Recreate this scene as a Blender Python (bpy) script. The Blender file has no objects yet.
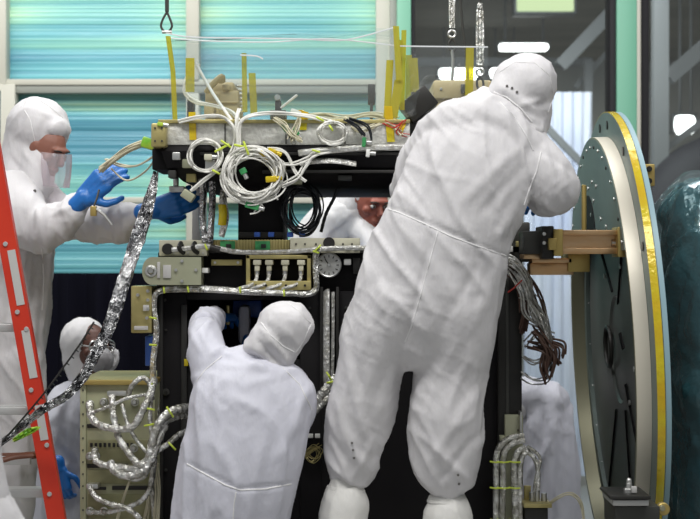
import bpy, bmesh, math, random
from mathutils import Vector, Matrix, noise
from mathutils.bvhtree import BVHTree
random.seed(7)
SC = bpy.context.scene
COL = SC.collection
F = 1710.0; ZC = 1.73
PI = math.pi
def W(px, py, D):
    return Vector(((px-350)/F*D, D, ZC+(259.5-py)/F*D))
def S(D): return D/F
R = random.uniform

# ------------------------------------------------------------------ materials
MATS = {}
def mat(name, col, rough=.5, metal=0, bump=None, vary=None, spec=.5, trans=0, sheen=0, alpha=1, coat=0):
    """bump=(scale,strength,distance[,stretch]); vary=(scale,color2,stretch)"""
    if name in MATS: return MATS[name]
    m = bpy.data.materials.new(name); m.use_nodes = True
    nt = m.node_tree; n = nt.nodes; b = n['Principled BSDF']
    b.inputs['Base Color'].default_value = (*col, 1)
    b.inputs['Roughness'].default_value = rough
    b.inputs['Metallic'].default_value = metal
    b.inputs['Specular IOR Level'].default_value = spec
    b.inputs['Coat Weight'].default_value = coat
    b.inputs['Alpha'].default_value = alpha
    if trans: b.inputs['Transmission Weight'].default_value = trans
    tc = n.new('ShaderNodeTexCoord')
    def ns(scale, stretch, detail=4):
        mp = n.new('ShaderNodeMapping'); nt.links.new(tc.outputs['Object'], mp.inputs[0])
        mp.inputs['Scale'].default_value = stretch
        t = n.new('ShaderNodeTexNoise'); t.inputs['Scale'].default_value = scale
        t.inputs['Detail'].default_value = detail
        nt.links.new(mp.outputs[0], t.inputs[0]); return t
    if bump:
        t = ns(bump[0], bump[3] if len(bump) > 3 else (1,1,1))
        bp = n.new('ShaderNodeBump'); bp.inputs['Strength'].default_value = bump[1]; bp.inputs['Distance'].default_value = bump[2]
        nt.links.new(t.outputs[0], bp.inputs['Height']); nt.links.new(bp.outputs[0], b.inputs['Normal'])
    if vary:
        t = ns(vary[0], vary[2] if len(vary) > 2 else (1,1,1))
        cr = n.new('ShaderNodeValToRGB')
        cr.color_ramp.elements[0].position = .38; cr.color_ramp.elements[1].position = .62
        cr.color_ramp.elements[0].color = (*col, 1); cr.color_ramp.elements[1].color = (*vary[1], 1)
        nt.links.new(t.outputs[0], cr.inputs[0]); nt.links.new(cr.outputs[0], b.inputs['Base Color'])
    MATS[name] = m; return m

def emit(name, col, st):
    m = bpy.data.materials.new(name); m.use_nodes = True
    nt = m.node_tree; nt.nodes.clear()
    o = nt.nodes.new('ShaderNodeOutputMaterial'); e = nt.nodes.new('ShaderNodeEmission')
    e.inputs[0].default_value = (*col, 1); e.inputs[1].default_value = st
    nt.links.new(e.outputs[0], o.inputs[0]); return m

def film(name, col, gl=.12, df=.1, rough=.08, bump=12):
    m = bpy.data.materials.new(name); m.use_nodes = True
    nt = m.node_tree; nt.nodes.clear(); N = nt.nodes.new; L = nt.links.new
    o = N('ShaderNodeOutputMaterial'); tr = N('ShaderNodeBsdfTransparent'); tr.inputs[0].default_value = (*col, 1)
    g = N('ShaderNodeBsdfGlossy'); g.inputs['Roughness'].default_value = rough; g.inputs[0].default_value = (1,1,1,1)
    d = N('ShaderNodeBsdfDiffuse'); d.inputs[0].default_value = (*col, 1)
    tc = N('ShaderNodeTexCoord'); mp = N('ShaderNodeMapping'); mp.inputs['Scale'].default_value = (.22,1,1.9)
    t = N('ShaderNodeTexNoise'); t.inputs['Scale'].default_value = bump; t.inputs['Detail'].default_value = 3
    bp = N('ShaderNodeBump'); bp.inputs['Strength'].default_value = .2; bp.inputs['Distance'].default_value = .01
    L(tc.outputs['Object'], mp.inputs[0]); L(mp.outputs[0], t.inputs[0]); L(t.outputs[0], bp.inputs['Height'])
    L(bp.outputs[0], g.inputs['Normal'])
    m1 = N('ShaderNodeMixShader'); m1.inputs[0].default_value = gl
    m2 = N('ShaderNodeMixShader'); m2.inputs[0].default_value = df
    L(tr.outputs[0], m2.inputs[1]); L(d.outputs[0], m2.inputs[2])
    L(m2.outputs[0], m1.inputs[1]); L(g.outputs[0], m1.inputs[2]); L(m1.outputs[0], o.inputs[0])
    return m

def suitmat(name, col):
    m = mat(name, col, .60, 0, bump=(24, .35, .010, (1.6,1,.8)), spec=.30)
    nt = m.node_tree; N = nt.nodes.new; L = nt.links.new; b = nt.nodes['Principled BSDF']
    tc = N('ShaderNodeTexCoord'); mp = N('ShaderNodeMapping'); mp.inputs['Scale'].default_value = (1.7,1.3,.38); mp.inputs['Rotation'].default_value = (0,.35,0)
    wn = N('ShaderNodeTexNoise'); wn.inputs['Scale'].default_value = 2.6
    vm = N('ShaderNodeVectorMath'); vm.operation = 'MULTIPLY_ADD'; vm.inputs[1].default_value = (.35,.35,.35)
    L(tc.outputs['Object'], wn.inputs[0]); L(wn.outputs[1], vm.inputs[0]); L(tc.outputs['Object'], vm.inputs[2]); L(vm.outputs[0], mp.inputs[0])
    t = N('ShaderNodeTexNoise'); t.noise_type = 'RIDGED_MULTIFRACTAL'; t.inputs['Scale'].default_value = 4.2; t.inputs['Detail'].default_value = 3.0; t.inputs['Roughness'].default_value = .45
    L(mp.outputs[0], t.inputs[0]); bp = N('ShaderNodeBump'); bp.inputs['Strength'].default_value = .34; bp.inputs['Distance'].default_value = .014
    L(t.outputs[0], bp.inputs['Height']); old = [n for n in nt.nodes if n.type == 'BUMP' and n is not bp and n != bp][0]
    L(bp.outputs[0], old.inputs['Normal'])
    b.inputs['Subsurface Weight'].default_value = .10
    b.inputs['Subsurface Radius'].default_value = (.012,.012,.015)
    b.inputs['Subsurface Scale'].default_value = .5
    return m
SUIT = suitmat('white_coverall_fabric', (.66,.645,.655))
SUIT2 = suitmat('cool_white_coverall_fabric', (.62,.62,.69))
SUITB = suitmat('white_boot_fabric', (.68,.67,.64))
SEAM = mat('seam_thread', (.80,.79,.79), .8)
SNAP = mat('snap_metal', (.18,.17,.16), .4, .7)
SKIN = mat('skin', (.27,.115,.08), .5, bump=(60,.2,.002))
SKIND = mat('ruddy_skin', (.30,.09,.06), .5)
EYEW = mat('eye_white', (.7,.68,.65), .25)
DARKH = mat('dark_hair', (.02,.014,.01), .7)
GLOVE = mat('blue_nitrile', (.012,.15,.50), .42, bump=(45,.5,.004), coat=.15)
BLACK = mat('black_composite', (.008,.007,.008), .6, spec=.18, vary=(3,(.012,.011,.012)))
BLACK2 = mat('black_anodised_metal', (.025,.024,.022), .42, .1, spec=.35)
DARKG = mat('dark_grey_metal', (.05,.05,.045), .5, .2)
FOIL = mat('silver_foil', (.86,.86,.84), .22, .72, bump=(70,1.0,.012), vary=(34,(.42,.41,.36)))
FOILD = mat('dark_crinkled_foil', (.66,.66,.66), .2, 1, bump=(38,1.0,.03), vary=(20,(.20,.20,.21)))
FOILW = mat('white_wrapped_foil', (.70,.70,.68), .35, .5, bump=(80,1.0,.008), vary=(60,(.5,.49,.44)))
WHITEW = mat('white_wire', (.78,.77,.72), .45, bump=(90,.3,.002))
CREAMW = mat('cream_wire', (.62,.58,.42), .45)
BLACKW = mat('black_wire', (.012,.014,.018), .4)
BROWNW = mat('brown_wire', (.10,.055,.04), .5)
REDW = mat('red_wire', (.5,.04,.03), .4)
TIE = mat('lime_cable_tie', (.60,.72,.08), .45)
KAPTON = mat('amber_film_tape', (.60,.50,.012), .22, .1, bump=(40,.6,.006), vary=(9,(.60,.40,.01)), coat=.3)
KAPTONF = film('thin_yellow_tape_film', (.72,.66,.08), .07, .36, .15, 30)
GOLD = mat('gold_anodised_metal', (.48,.36,.12), .38, .6, bump=(30,.2,.003))
GOLDB = mat('pale_gold_plated_metal', (.55,.47,.20), .36, .6, vary=(12,(.40,.34,.14)))
COPPER = mat('copper_gold_metal', (.60,.36,.17), .3, .85, vary=(8,(.66,.46,.27),(1,.3,3)))
TAN = mat('tan_metal_paint', (.47,.37,.19), .5, .15, vary=(9,(.52,.43,.24)))
OLIVE = mat('olive_grey_panel', (.34,.35,.24), .42, .2, vary=(7,(.40,.40,.28)), bump=(40,.15,.002))
PANELG = mat('green_grey_panel', (.36,.38,.25), .42, .25, vary=(5,(.44,.43,.27)), bump=(30,.15,.002))
PANELD = mat('darker_olive_panel', (.20,.20,.10), .45, .25, vary=(9,(.30,.29,.16)))
CREAM = mat('cream_connector_panel', (.62,.60,.46), .45, vary=(10,(.52,.50,.38)))
SILV = mat('silver_metal', (.62,.62,.60), .3, .85, bump=(25,.2,.004))
TRAYM = mat('silver_tape_tray', (.72,.72,.67), .42, .35, bump=(45,.7,.008), vary=(90,(.60,.59,.55)))
GREEN = mat('green_circuit_board', (.03,.22,.07), .4, vary=(40,(.05,.32,.10)))
GREENT = mat('green_tape', (.18,.50,.03), .4, vary=(20,(.45,.60,.06)))
WHITEP = mat('white_plastic', (.75,.75,.72), .4)
RED = mat('red_fibreglass_rail', (.62,.040,.014), .38, bump=(60,.15,.002), vary=(6,(.56,.030,.012)))
ALU = mat('brushed_aluminium', (.55,.55,.54), .42, .5, bump=(30,.2,.002,(.2,1,6)))
LABEL = mat('white_label', (.52,.51,.49), .5)
LEATHER = mat('brown_belt', (.14,.045,.02), .5)
BLUEP = mat('blue_plastic', (.03,.10,.42), .4)
BANDW = mat('off_white_band', (.74,.69,.58), .42, .25, bump=(14,.2,.003))
DISKG = mat('grey_green_disc_metal', (.17,.215,.20), .45, .3, vary=(3,(.14,.175,.165)))
PLATEG = mat('dark_grey_disc_plate', (.17,.178,.165), .42, .3, vary=(3,(.165,.18,.17)))
KHAKI = mat('khaki_ring_wall', (.28,.27,.18), .4, .4)
PALEBL = mat('pale_blue_edge', (.26,.40,.45), .4)
TEALF = mat('dark_teal_film', (.022,.085,.105), .16, 0, bump=(6,1.0,.06), spec=.8, coat=.6, vary=(2.5,(.035,.12,.14)))
FRAMEG = mat('beige_grey_frame', (.50,.49,.42), .5, bump=(20,.1,.002))
FRAMED = mat('darker_grey_frame', (.27,.28,.25), .5)  # darker grey of the lower rail half and one post
GREENP = mat('green_painted_post', (.16,.42,.29), .45)
GASKET = mat('black_gasket', (.006,.005,.008), .7)
HALLW = mat('hall_grey_wall', (.22,.23,.23), .8, vary=(.8,(.28,.28,.27)))
HALLC = mat('hall_ceiling_grey', (.17,.165,.145), .8, vary=(1.2,(.23,.22,.19),(.4,1,1)))
STEEL = mat('grey_steel_beam', (.16,.165,.165), .5, .2)
DARKBM = mat('dark_steel_beam', (.10,.10,.10), .6, .2)
FLOORM = mat('pale_grey_floor', (.42,.42,.40), .35, vary=(2,(.38,.38,.37)))
NAVY = mat('black_blue_drape', (.004,.004,.009), .9, spec=.1)
CURT = mat('pale_blue_curtain', (.66,.72,.92), .5, bump=(5,.8,.05,(4,1,.2)), vary=(1.2,(.86,.88,.97),(2,1,.6)))
LAMP = emit('lamp_glow', (1,1,1), 4.0)
LAMPY = emit('sign_glow', (.80,.95,.55), .75)
GLASS = film('window_glass', (.93,.96,.95), .03, 0.006, .03, 1)
GLINTM = film('milky_fold_glint', (.95,.98,.99), .5, .75, .12, 20)  # milky diffuse colour stands in for light glinting off the folds
WRAP = film('clear_wrap_film', (.97,.99,.99), .06, .010, .09, 9)
VEIL = film('veil_film', (.90,.86,.88), .04, .20, .4, 30)

def tealmat():
    m = bpy.data.materials.new('teal_pane_painted_reflections'); m.use_nodes = True
    nt = m.node_tree; N = nt.nodes.new; L = nt.links.new; b = nt.nodes['Principled BSDF']
    tc = N('ShaderNodeTexCoord')
    def tex(sc, st, det, dist=0):
        mp = N('ShaderNodeMapping'); mp.inputs['Scale'].default_value = st; L(tc.outputs['Object'], mp.inputs[0])
        t = N('ShaderNodeTexNoise'); t.inputs['Scale'].default_value = sc; t.inputs['Detail'].default_value = det
        t.inputs['Distortion'].default_value = dist
        L(mp.outputs[0], t.inputs[0]); return t
    a = tex(1.0, (.22,1,9), 6, .2); c = tex(1.0, (.55,1,1.9), 1); d = tex(1, (.16,1,38), 4)
    mx = N('ShaderNodeMath'); mx.operation = 'MULTIPLY_ADD'; mx.inputs[1].default_value = .45
    L(a.outputs[0], mx.inputs[0])
    m2 = N('ShaderNodeMath'); m2.operation = 'MULTIPLY_ADD'; m2.inputs[1].default_value = 1.0
    L(c.outputs[0], m2.inputs[0])
    m3 = N('ShaderNodeMath'); m3.operation = 'MULTIPLY'; m3.inputs[1].default_value = .30
    L(d.outputs[0], m3.inputs[0]); L(m3.outputs[0], m2.inputs[2]); L(m2.outputs[0], mx.inputs[2])
    cr = N('ShaderNodeValToRGB'); e = cr.color_ramp.elements  # reflected and transmitted light painted in as blue-to-green streaks and zones
    e[0].position = .74; e[0].color = (.075,.27,.36,1)
    e[1].position = 1.0; e[1].color = (.50,.78,.48,1)
    k = e.new(.84); k.color = (.13,.41,.46,1)
    k = e.new(.92); k.color = (.26,.58,.48,1)
    L(mx.outputs[0], cr.inputs[0]); L(cr.outputs[0], b.inputs['Base Color'])
    b.inputs['Roughness'].default_value = .35
    bp = N('ShaderNodeBump'); bp.inputs['Strength'].default_value = .5; bp.inputs['Distance'].default_value = .03
    L(d.outputs[0], bp.inputs['Height']); L(bp.outputs[0], b.inputs['Normal'])
    return m
TEAL = tealmat()

# ------------------------------------------------------------------ mesh builder
def smooth_path(pts, seg=6):
    P = [Vector(p) for p in pts]
    if len(P) < 3: return P
    out = []
    for i in range(len(P)-1):
        p0 = P[max(i-1,0)]; p1 = P[i]; p2 = P[i+1]; p3 = P[min(i+2,len(P)-1)]
        for k in range(seg):
            t = k/seg
            out.append(.5*((2*p1)+(-p0+p2)*t+(2*p0-5*p1+4*p2-p3)*t*t+(-p0+3*p1-3*p2+p3)*t**3))
    out.append(P[-1]); return out

class MB:
    def __init__(s): s.v = []; s.f = []
    def add(s, vs, fs):
        o = len(s.v); s.v += [Vector(v) for v in vs]; s.f += [tuple(i+o for i in f) for f in fs]; return s
    def box(s, a, b, bev=0, M=None):
        a = Vector(a); b = Vector(b)
        lo = Vector([min(a[i],b[i]) for i in range(3)]); hi = Vector([max(a[i],b[i]) for i in range(3)])
        bm = bmesh.new(); bmesh.ops.create_cube(bm, size=1)
        for v in bm.verts:
            v.co = Vector([lo[i]+(v.co[i]+.5)*(hi[i]-lo[i]) for i in range(3)])
        if bev:
            bev = min(bev, .45*min(hi[i]-lo[i] for i in range(3)))
            bmesh.ops.bevel(bm, geom=bm.edges[:], offset=bev, segments=2, affect='EDGES', profile=.5)
        if M:
            c = (lo+hi)/2
            for v in bm.verts: v.co = c + M @ (v.co-c)
        bm.verts.index_update()
        s.add([v.co.copy() for v in bm.verts], [tuple(v.index for v in f.verts) for f in bm.faces]); bm.free(); return s
    def pbox(s, x0, y0, x1, y1, D0, D1, bev=.002, rot=0):
        """front face at depth D0 spans the rectangle seen from the camera"""
        a = W(x0, y0, D0); b = W(x1, y1, D0); b.y = D1
        M = Matrix.Rotation(rot, 3, 'Y') if rot else None
        return s.box(a, b, bev, M)
    def ring(s, c, u, v, n=12):
        return [c+u*math.cos(2*PI*k/n)+v*math.sin(2*PI*k/n) for k in range(n)]
    def loft(s, rings, cap=True):
        n = len(rings[0]); vs = [p for r in rings for p in r]; fs = []
        for i in range(len(rings)-1):
            for k in range(n):
                fs.append((i*n+k, i*n+(k+1)%n, (i+1)*n+(k+1)%n, (i+1)*n+k))
        if cap:
            fs.append(tuple(range(n))[::-1]); fs.append(tuple((len(rings)-1)*n+k for k in range(n)))
        return s.add(vs, fs)
    def tube(s, pts, r, n=8, seg=5, smooth=True, taper=None, flat=1.0):
        P = smooth_path(pts, seg) if smooth else [Vector(p) for p in pts]
        N = len(P)
        T = [(P[min(i+1,N-1)]-P[max(i-1,0)]).normalized() for i in range(N)]
        u = T[0].orthogonal().normalized(); rings = []
        for i in range(N):
            u = (u-T[i]*u.dot(T[i]))
            if u.length < 1e-6: u = T[i].orthogonal()
            u.normalize(); w = T[i].cross(u)
            rr = r(i/(N-1)) if callable(r) else r
            rings.append(s.ring(P[i], u*rr, w*rr*flat, n))
        return s.loft(rings)
    def cyl(s, c, axis, r, h, n=20, r2=None):
        """starts at c and goes h along axis"""
        c = Vector(c); A = Vector(axis).normalized(); u = A.orthogonal().normalized(); w = A.cross(u)
        r2 = r if r2 is None else r2; b = min(.12*h, .15*r)
        return s.loft([s.ring(c, u*(r-b), w*(r-b), n), s.ring(c+A*b, u*r, w*r, n), s.ring(c+A*(h-b), u*r2, w*r2, n), s.ring(c+A*h, u*(r2-b), w*(r2-b), n)])
    def torus(s, c, axis, Rr, r, n=24, m=8):
        c = Vector(c); A = Vector(axis).normalized(); u = A.orthogonal().normalized(); w = A.cross(u); vs = []; fs = []
        for i in range(n):
            a = 2*PI*i/n; d = u*math.cos(a)+w*math.sin(a)
            for k in range(m):
                b = 2*PI*k/m; vs.append(c+d*(Rr+r*math.cos(b))+A*r*math.sin(b))
        for i in range(n):
            for k in range(m):
                fs.append((i*m+k, ((i+1)%n)*m+k, ((i+1)%n)*m+(k+1)%m, i*m+(k+1)%m))
        return s.add(vs, fs)
    def ell(s, c, rx, ry, rz, n=18, m=12, M=None):
        c = Vector(c); rings = []
        for i in range(1, m):
            t = PI*i/m; ring = []
            for k in range(n):
                a = 2*PI*k/n
                p = Vector((rx*math.sin(t)*math.cos(a), ry*math.sin(t)*math.sin(a), rz*math.cos(t)))
                if M: p = M @ p
                ring.append(c+p)
            rings.append(ring)
        return s.loft(rings)
    def limb(s, pts, n=20, seg=5):
        """pts: (px,py,D,half width in px,half depth in m): a closed tapering elliptical volume"""
        C = smooth_path([W(p[0],p[1],p[2]) for p in pts], seg)
        Q = smooth_path([(p[3]*S(p[2]), p[4], 0) for p in pts], seg)
        N = len(C); rings = []
        for i in range(N):
            T = (C[min(i+1,N-1)]-C[max(i-1,0)]).normalized()
            side = T.cross(Vector((0,1,0)))
            if side.length < .25: side = Vector((1,0,0))-T*T.x
            side.normalize(); dep = side.cross(T).normalized()
            a, b = Q[i].x, Q[i].y
            if i == 0:
                for k in (3,2,1):
                    t = k/3.5; q = math.sqrt(1-t*t); rings.append(s.ring(C[i]-T*min(a,b)*t*.9, side*a*q, dep*b*q, n))
            rings.append(s.ring(C[i], side*a, dep*b, n))
            if i == N-1:
                for k in (1,2,3):
                    t = k/3.5; q = math.sqrt(1-t*t); rings.append(s.ring(C[i]+T*min(a,b)*t*.9, side*a*q, dep*b*q, n))
        return s.loft(rings)
    def build(s, name, m, parent=None, label=None, smooth=True, **kw):
        me = bpy.data.meshes.new(name)
        vs = s.v
        if parent is not None: off = worldloc(parent)
        else:
            xs = [v.x for v in vs]; ys = [v.y for v in vs]; zs = [v.z for v in vs]
            off = Vector(((min(xs)+max(xs))/2, (min(ys)+max(ys))/2, min(zs)))
        me.from_pydata([tuple(v-off) for v in vs], [], s.f); me.update()
        bm = bmesh.new(); bm.from_mesh(me); bmesh.ops.recalc_face_normals(bm, faces=bm.faces); bm.to_mesh(me); bm.free()
        o = bpy.data.objects.new(name, me); COL.objects.link(o)
        if parent is not None: o.parent = parent
        else: o.location = off
        mm = m if isinstance(m, (list, tuple)) else [m]
        for x in mm: me.materials.append(x)
        if smooth:
            for p in me.polygons: p.use_smooth = True
            try: me.set_sharp_from_angle(angle=math.radians(38))
            except Exception: pass
        if label: o['label'] = label
        for k, v in kw.items(): o[k] = v
        return o

def worldloc(o):
    v = Vector((0,0,0))
    while o is not None: v += Vector(o.location); o = o.parent
    return v
def thing(name, label, cat, loc, group=None):
    o = bpy.data.objects.new(name, None); COL.objects.link(o); o.location = Vector(loc); o.empty_display_size = .05
    o['label'] = label; o['category'] = cat
    if group: o['group'] = group
    return o
def tag(o, label, cat, group=None):
    o['label'] = label; o['category'] = cat
    if group: o['group'] = group
    return o
def struct(o): o['kind'] = 'structure'; return o

# organic volume: union of primitives -> voxel remesh -> smooth -> folds
def organic(name, mb, m, parent, voxel=.011, smooth=7, folds=None, disp=None, label=None, minz=None, fac=.5):
    me = bpy.data.meshes.new('tmp'); me.from_pydata([tuple(v) for v in mb.v], [], mb.f); me.update()
    bm = bmesh.new(); bm.from_mesh(me); bmesh.ops.recalc_face_normals(bm, faces=bm.faces); bm.to_mesh(me); bm.free()
    o = bpy.data.objects.new('tmp', me); COL.objects.link(o)
    r = o.modifiers.new('r', 'REMESH'); r.mode = 'VOXEL'; r.voxel_size = voxel; r.adaptivity = 0
    if smooth:
        q = o.modifiers.new('s', 'SMOOTH'); q.factor = fac; q.iterations = smooth
    dg = bpy.context.evaluated_depsgraph_get(); dg.update()
    m2 = bpy.data.meshes.new_from_object(o.evaluated_get(dg), depsgraph=dg)
    bpy.data.objects.remove(o); bpy.data.meshes.remove(me)
    nrm = [v.normal.copy() for v in m2.vertices]
    out = []
    for v, nn in zip(m2.vertices, nrm):
        p = v.co.copy(); d = 0
        if disp: d += disp(p, nn)
        if folds:
            px = 350+p.x/p.y*F; py = 259.5-(p.z-ZC)/p.y*F
            if nn.y < .3:
                for (x0,y0,x1,y1,w,a) in folds:
                    ux = x1-x0; uy = y1-y0; L2 = ux*ux+uy*uy
                    t = ((px-x0)*ux+(py-y0)*uy)/L2
                    if -.15 < t < 1.15:
                        dd = abs((px-x0)*uy-(py-y0)*ux)/math.sqrt(L2)
                        if dd < 3*w:
                            e = min(1, max(0, (t+.15)/.3))*min(1, max(0, (1.15-t)/.3))
                            d += a*e*math.exp(-(dd/w)**2)
        out.append(p+nn*d)
    b = MB(); b.v = out; b.f = [tuple(p.vertices) for p in m2.polygons]
    bpy.data.meshes.remove(m2)
    ob = b.build(name, m, parent, label=label)
    for p in ob.data.polygons: p.use_smooth = True
    a = ob.data.attributes.get('sharp_edge')
    if a: ob.data.attributes.remove(a)
    ob_bvh = BVHTree.FromPolygons(b.v, b.f)
    return ob, ob_bvh

def cloth(amp=.006, ang=0., seed=0, fs=(9,6,1.5), big=.004):
    """long soft folds with sharp crests running mostly along the limbs"""
    ca, sa = math.cos(ang), math.sin(ang)
    def crest(a, k): return max(0, 1-abs(a)*k)**1.6
    def f(p, n):
        x = p.x*ca+p.z*sa; z = -p.x*sa+p.z*ca
        w = noise.noise_vector(Vector((x*2.5+seed, p.y*2.5, z*2.5)))*.16
        g = .5+.9*max(-.4, noise.noise(Vector((x*3.1-seed, p.y*3, z*3.3))))
        a = noise.noise(Vector(((x+w.x)*fs[0]+seed, (p.y+w.y)*fs[1], (z+w.z)*fs[2])))
        b = noise.noise(Vector(((x+w.y+z*.55)*fs[0]*1.7+seed*2, (p.y+w.z)*fs[1]*1.5, (z+w.x-x*.4)*fs[2]*1.7+9)))
        c = noise.noise(Vector(((x-w.y-z*.8)*fs[0]*2.6+seed*3, (p.y+w.z)*fs[1]*2.2, (z+w.x+x*.5)*fs[2]*3.2+4)))
        return amp*((crest(a, 3.2)-.3)*1.25+g*(crest(b, 3.8)-.2)*.62+g*(crest(c, 4.4)-.12)*.28)+big*noise.noise(Vector((x*4+seed, p.y*4, z*2.5)))
    return f

def project(bvh, px, py, off=.002):
    o = Vector((0,0,ZC)); d = (W(px,py,5)-o).normalized()
    h = bvh.ray_cast(o, d)
    if h[0] is None: return None
    return h[0]-d*off
def seam(bvh, pts, parent, name='seam', r=.0028, m=None, label=None, step=5):
    P = []
    for (a, b) in zip(pts[:-1], pts[1:]):
        n = max(2, int(math.hypot(b[0]-a[0], b[1]-a[1])/step))
        for k in range(n):
            P.append((a[0]+(b[0]-a[0])*k/n, a[1]+(b[1]-a[1])*k/n))
    P.append(pts[-1])
    Q = [project(bvh, *p, off=0) for p in P]; Q = [q for q in Q if q is not None]
    if len(Q) > 2: return MB().tube(Q, r, 6, 2).build(name, m or SEAM, parent, label=label)
def snaps(bvh, pts, parent, r=.004):
    for p in pts:
        q = project(bvh, *p, off=.002)
        if q: MB().cyl(q, (0,-1,0), r, .003, 10).build('snap', SNAP, parent)

def hand(wrist, direc, palmn, parent, curl=.5, side=1, size=.19, m=None, spread=.12, thumbup=.8):
    """five-fingered glove as one closed surface"""
    w = Vector(wrist); d = Vector(direc).normalized(); n = Vector(palmn); n = (n-d*n.dot(d)).normalized(); s = d.cross(n)*side
    k = size/.19; mb = MB()
    def cap(a, b, ra, rb):
        mb.tube([a, (a+b)/2, b], lambda t: ra+(rb-ra)*t, 10, 1, smooth=False); mb.ell(a, ra, ra, ra, 10, 8); mb.ell(b, rb, rb, rb, 10, 8)
    cap(w-d*.028*k, w+d*.01*k, .029*k, .029*k)
    for j in range(4):
        off = (j-1.5)*.021*k
        cap(w+d*.012*k+s*off*.6, w+d*.090*k+s*off, .0185*k, .0165*k)
    L = [.062,.074,.080,.072]
    for j in range(4):
        off = (1.5-j)*-.021*k*-1
        idx = j
        base = w+d*.090*k+s*((j-1.5)*.021*k)
        a = 0; p = base; dirr = (d+s*(j-1.5)*spread).normalized(); r = .0118*k
        for q in range(3):
            a += curl*(.55, .75, .55)[q]
            dd = dirr*math.cos(a)-n*math.sin(a)*-1
            p2 = p+dd*L[idx]*k*(.46,.30,.24)[q]
            cap(p, p2, r, r*.92); p = p2; r *= .92
    # thumb leaves the side of the palm near its base
    p = w+d*.028*k+s*.030*k
    d1 = (d*.55+s*thumbup+n*.35).normalized(); p2 = p+d1*.042*k; cap(p, p2, .0145*k, .0125*k)
    d2 = (d*.85+s*.25+n*.5).normalized(); p3 = p2+d2*.032*k; cap(p2, p3, .0125*k, .011*k)
    d3 = (d*.9+n*.5).normalized(); cap(p3, p3+d3*.022*k, .0105*k, .0095*k)
    return organic('glove', mb, m or GLOVE, parent, .0042*k, 3)[0]

def head(c, fwd, up, parent, m=SKIN, size=1.0):
    """face with brow, nose, lips, ears; the hood covers the rest"""
    c = Vector(c); f = Vector(fwd).normalized(); u = Vector(up); u = (u-f*u.dot(f)).normalized(); s = f.cross(u)
    M = Matrix((s, f, u)).transposed(); mb = MB(); k = size
    P = lambda x, y, z: c+s*x*k+f*y*k+u*z*k
    mb.ell(c, .074*k, .092*k, .105*k, M=M); mb.ell(P(0,.035,-.06), .048*k, .055*k, .055*k, M=M)
    mb.ell(P(0,.075,-.09), .024*k, .02*k, .02*k, M=M)
    mb.ell(P(0,.085,.028), .052*k, .016*k, .012*k, M=M)
    mb.tube([P(0,.088,.018), P(0,.105,-.012), P(0,.116,-.026)], lambda t: (.009+.006*t)*k, 8, 2); mb.ell(P(0,.108,-.030), .018*k, .012*k, .010*k, M=M)
    for q in (-1,1):
        mb.ell(P(q*.045,.065,-.018), .022*k, .018*k, .02*k, M=M)
        mb.ell(P(q*.076,-.005,0), .010*k, .020*k, .032*k, M=M)
    mb.ell(P(0,.091,-.058), .026*k, .010*k, .006*k, M=M); mb.ell(P(0,.089,-.068), .022*k, .010*k, .007*k, M=M)
    mb.tube([P(0,-.01,-.07), P(0,-.02,-.15)], .052*k, 12, 1, smooth=False)
    h = organic('head', mb, m, parent, .005, 2)[0]
    for q in (-1,1):
        e = MB().ell(P(q*.030,.084,.006), .013*k, .010*k, .008*k, M=M).build('eye', EYEW, h)
        MB().ell(P(q*.030,.0925,.006), .005*k, .003*k, .005*k, M=M).build('iris', DARKH, e)
        MB().tube([P(q*.014,.100,.026), P(q*.03,.101,.031), P(q*.05,.088,.026)], .0035*k, 6, 2).build('eyebrow', DARKH, h)
    return h

# ------------------------------------------------------------------ the setting
DW = 9.5
struct(MB().box((-6,-1,-.12),(7,21,0)).build('floor', FLOORM))
struct(MB().box((-6,20,0),(7,20.15,5)).build('wall_far', HALLW))
struct(MB().box((7,-1,0),(7.15,21,5)).build('wall_right', HALLW))
struct(MB().box((-6,9.62,4.05),(7,20,4.2)).build('ceiling', HALLC))
def trim(n, x0, y0, x1, y1, D0, D1, m, bev=.004):
    return struct(MB().pbox(x0, y0, x1, y1, D0, D1, bev).build('trim_%d' % n, m))
# left teal glazing, ridged like a shutter, reflections painted into its colour
def teal_pane(n, x0, y0, x1, y1):
    a = W(x0, y0, DW+.05); b = W(x1, y1, DW+.05); mb = MB(); nz = max(12, int((a.z-b.z)/.018)); vs = []; fs = []
    nx = 24
    for side in (0, 1):
        for i in range(nz+1):
            z = a.z+(b.z-a.z)*i/nz
            for k in range(nx+1):
                x = a.x+(b.x-a.x)*k/nx
                y = DW+.05+.003*math.sin(z*2*PI/.115)+.008*noise.noise(Vector((x*.8, 0, z*6)))+(.05 if side else 0)
                vs.append((x, y, z))
    m = (nz+1)*(nx+1)
    for side in (0, 1):
        for i in range(nz):
            for k in range(nx):
                q = side*m+i*(nx+1)+k; fs.append((q, q+1, q+nx+2, q+nx+1))
    mb.add(vs, fs); return struct(mb.build('window_%d' % n, TEAL))
teal_pane(1, 4, -60, 190, 86); teal_pane(2, 12, 88, 190, 276); teal_pane(3, 197, -60, 380, 86); teal_pane(4, 197, 88, 380, 276)
trim(1, -30, -60, 6, 84, DW-.06, DW+.08, FRAMEG); trim(2, -30, 84, 15, 276, DW-.07, DW+.08, FRAMEG)
trim(3, 186, -60, 199, 80, DW-.06, DW+.08, FRAMEG); trim(4, 186, 93, 199, 276, DW-.06, DW+.08, FRAMEG)
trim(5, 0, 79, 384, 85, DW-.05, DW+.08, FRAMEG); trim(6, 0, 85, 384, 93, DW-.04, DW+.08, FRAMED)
trim(7, 376, -60, 390, 276, DW-.06, DW+.08, FRAMEG)
trim(8, 14, 197, 188, 203, DW-.03, DW+.08, FRAMEG); trim(9, 199, 197, 376, 203, DW-.03, DW+.08, FRAMEG)
for i, yy in enumerate((10, 44, 74)):
    pass
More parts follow.
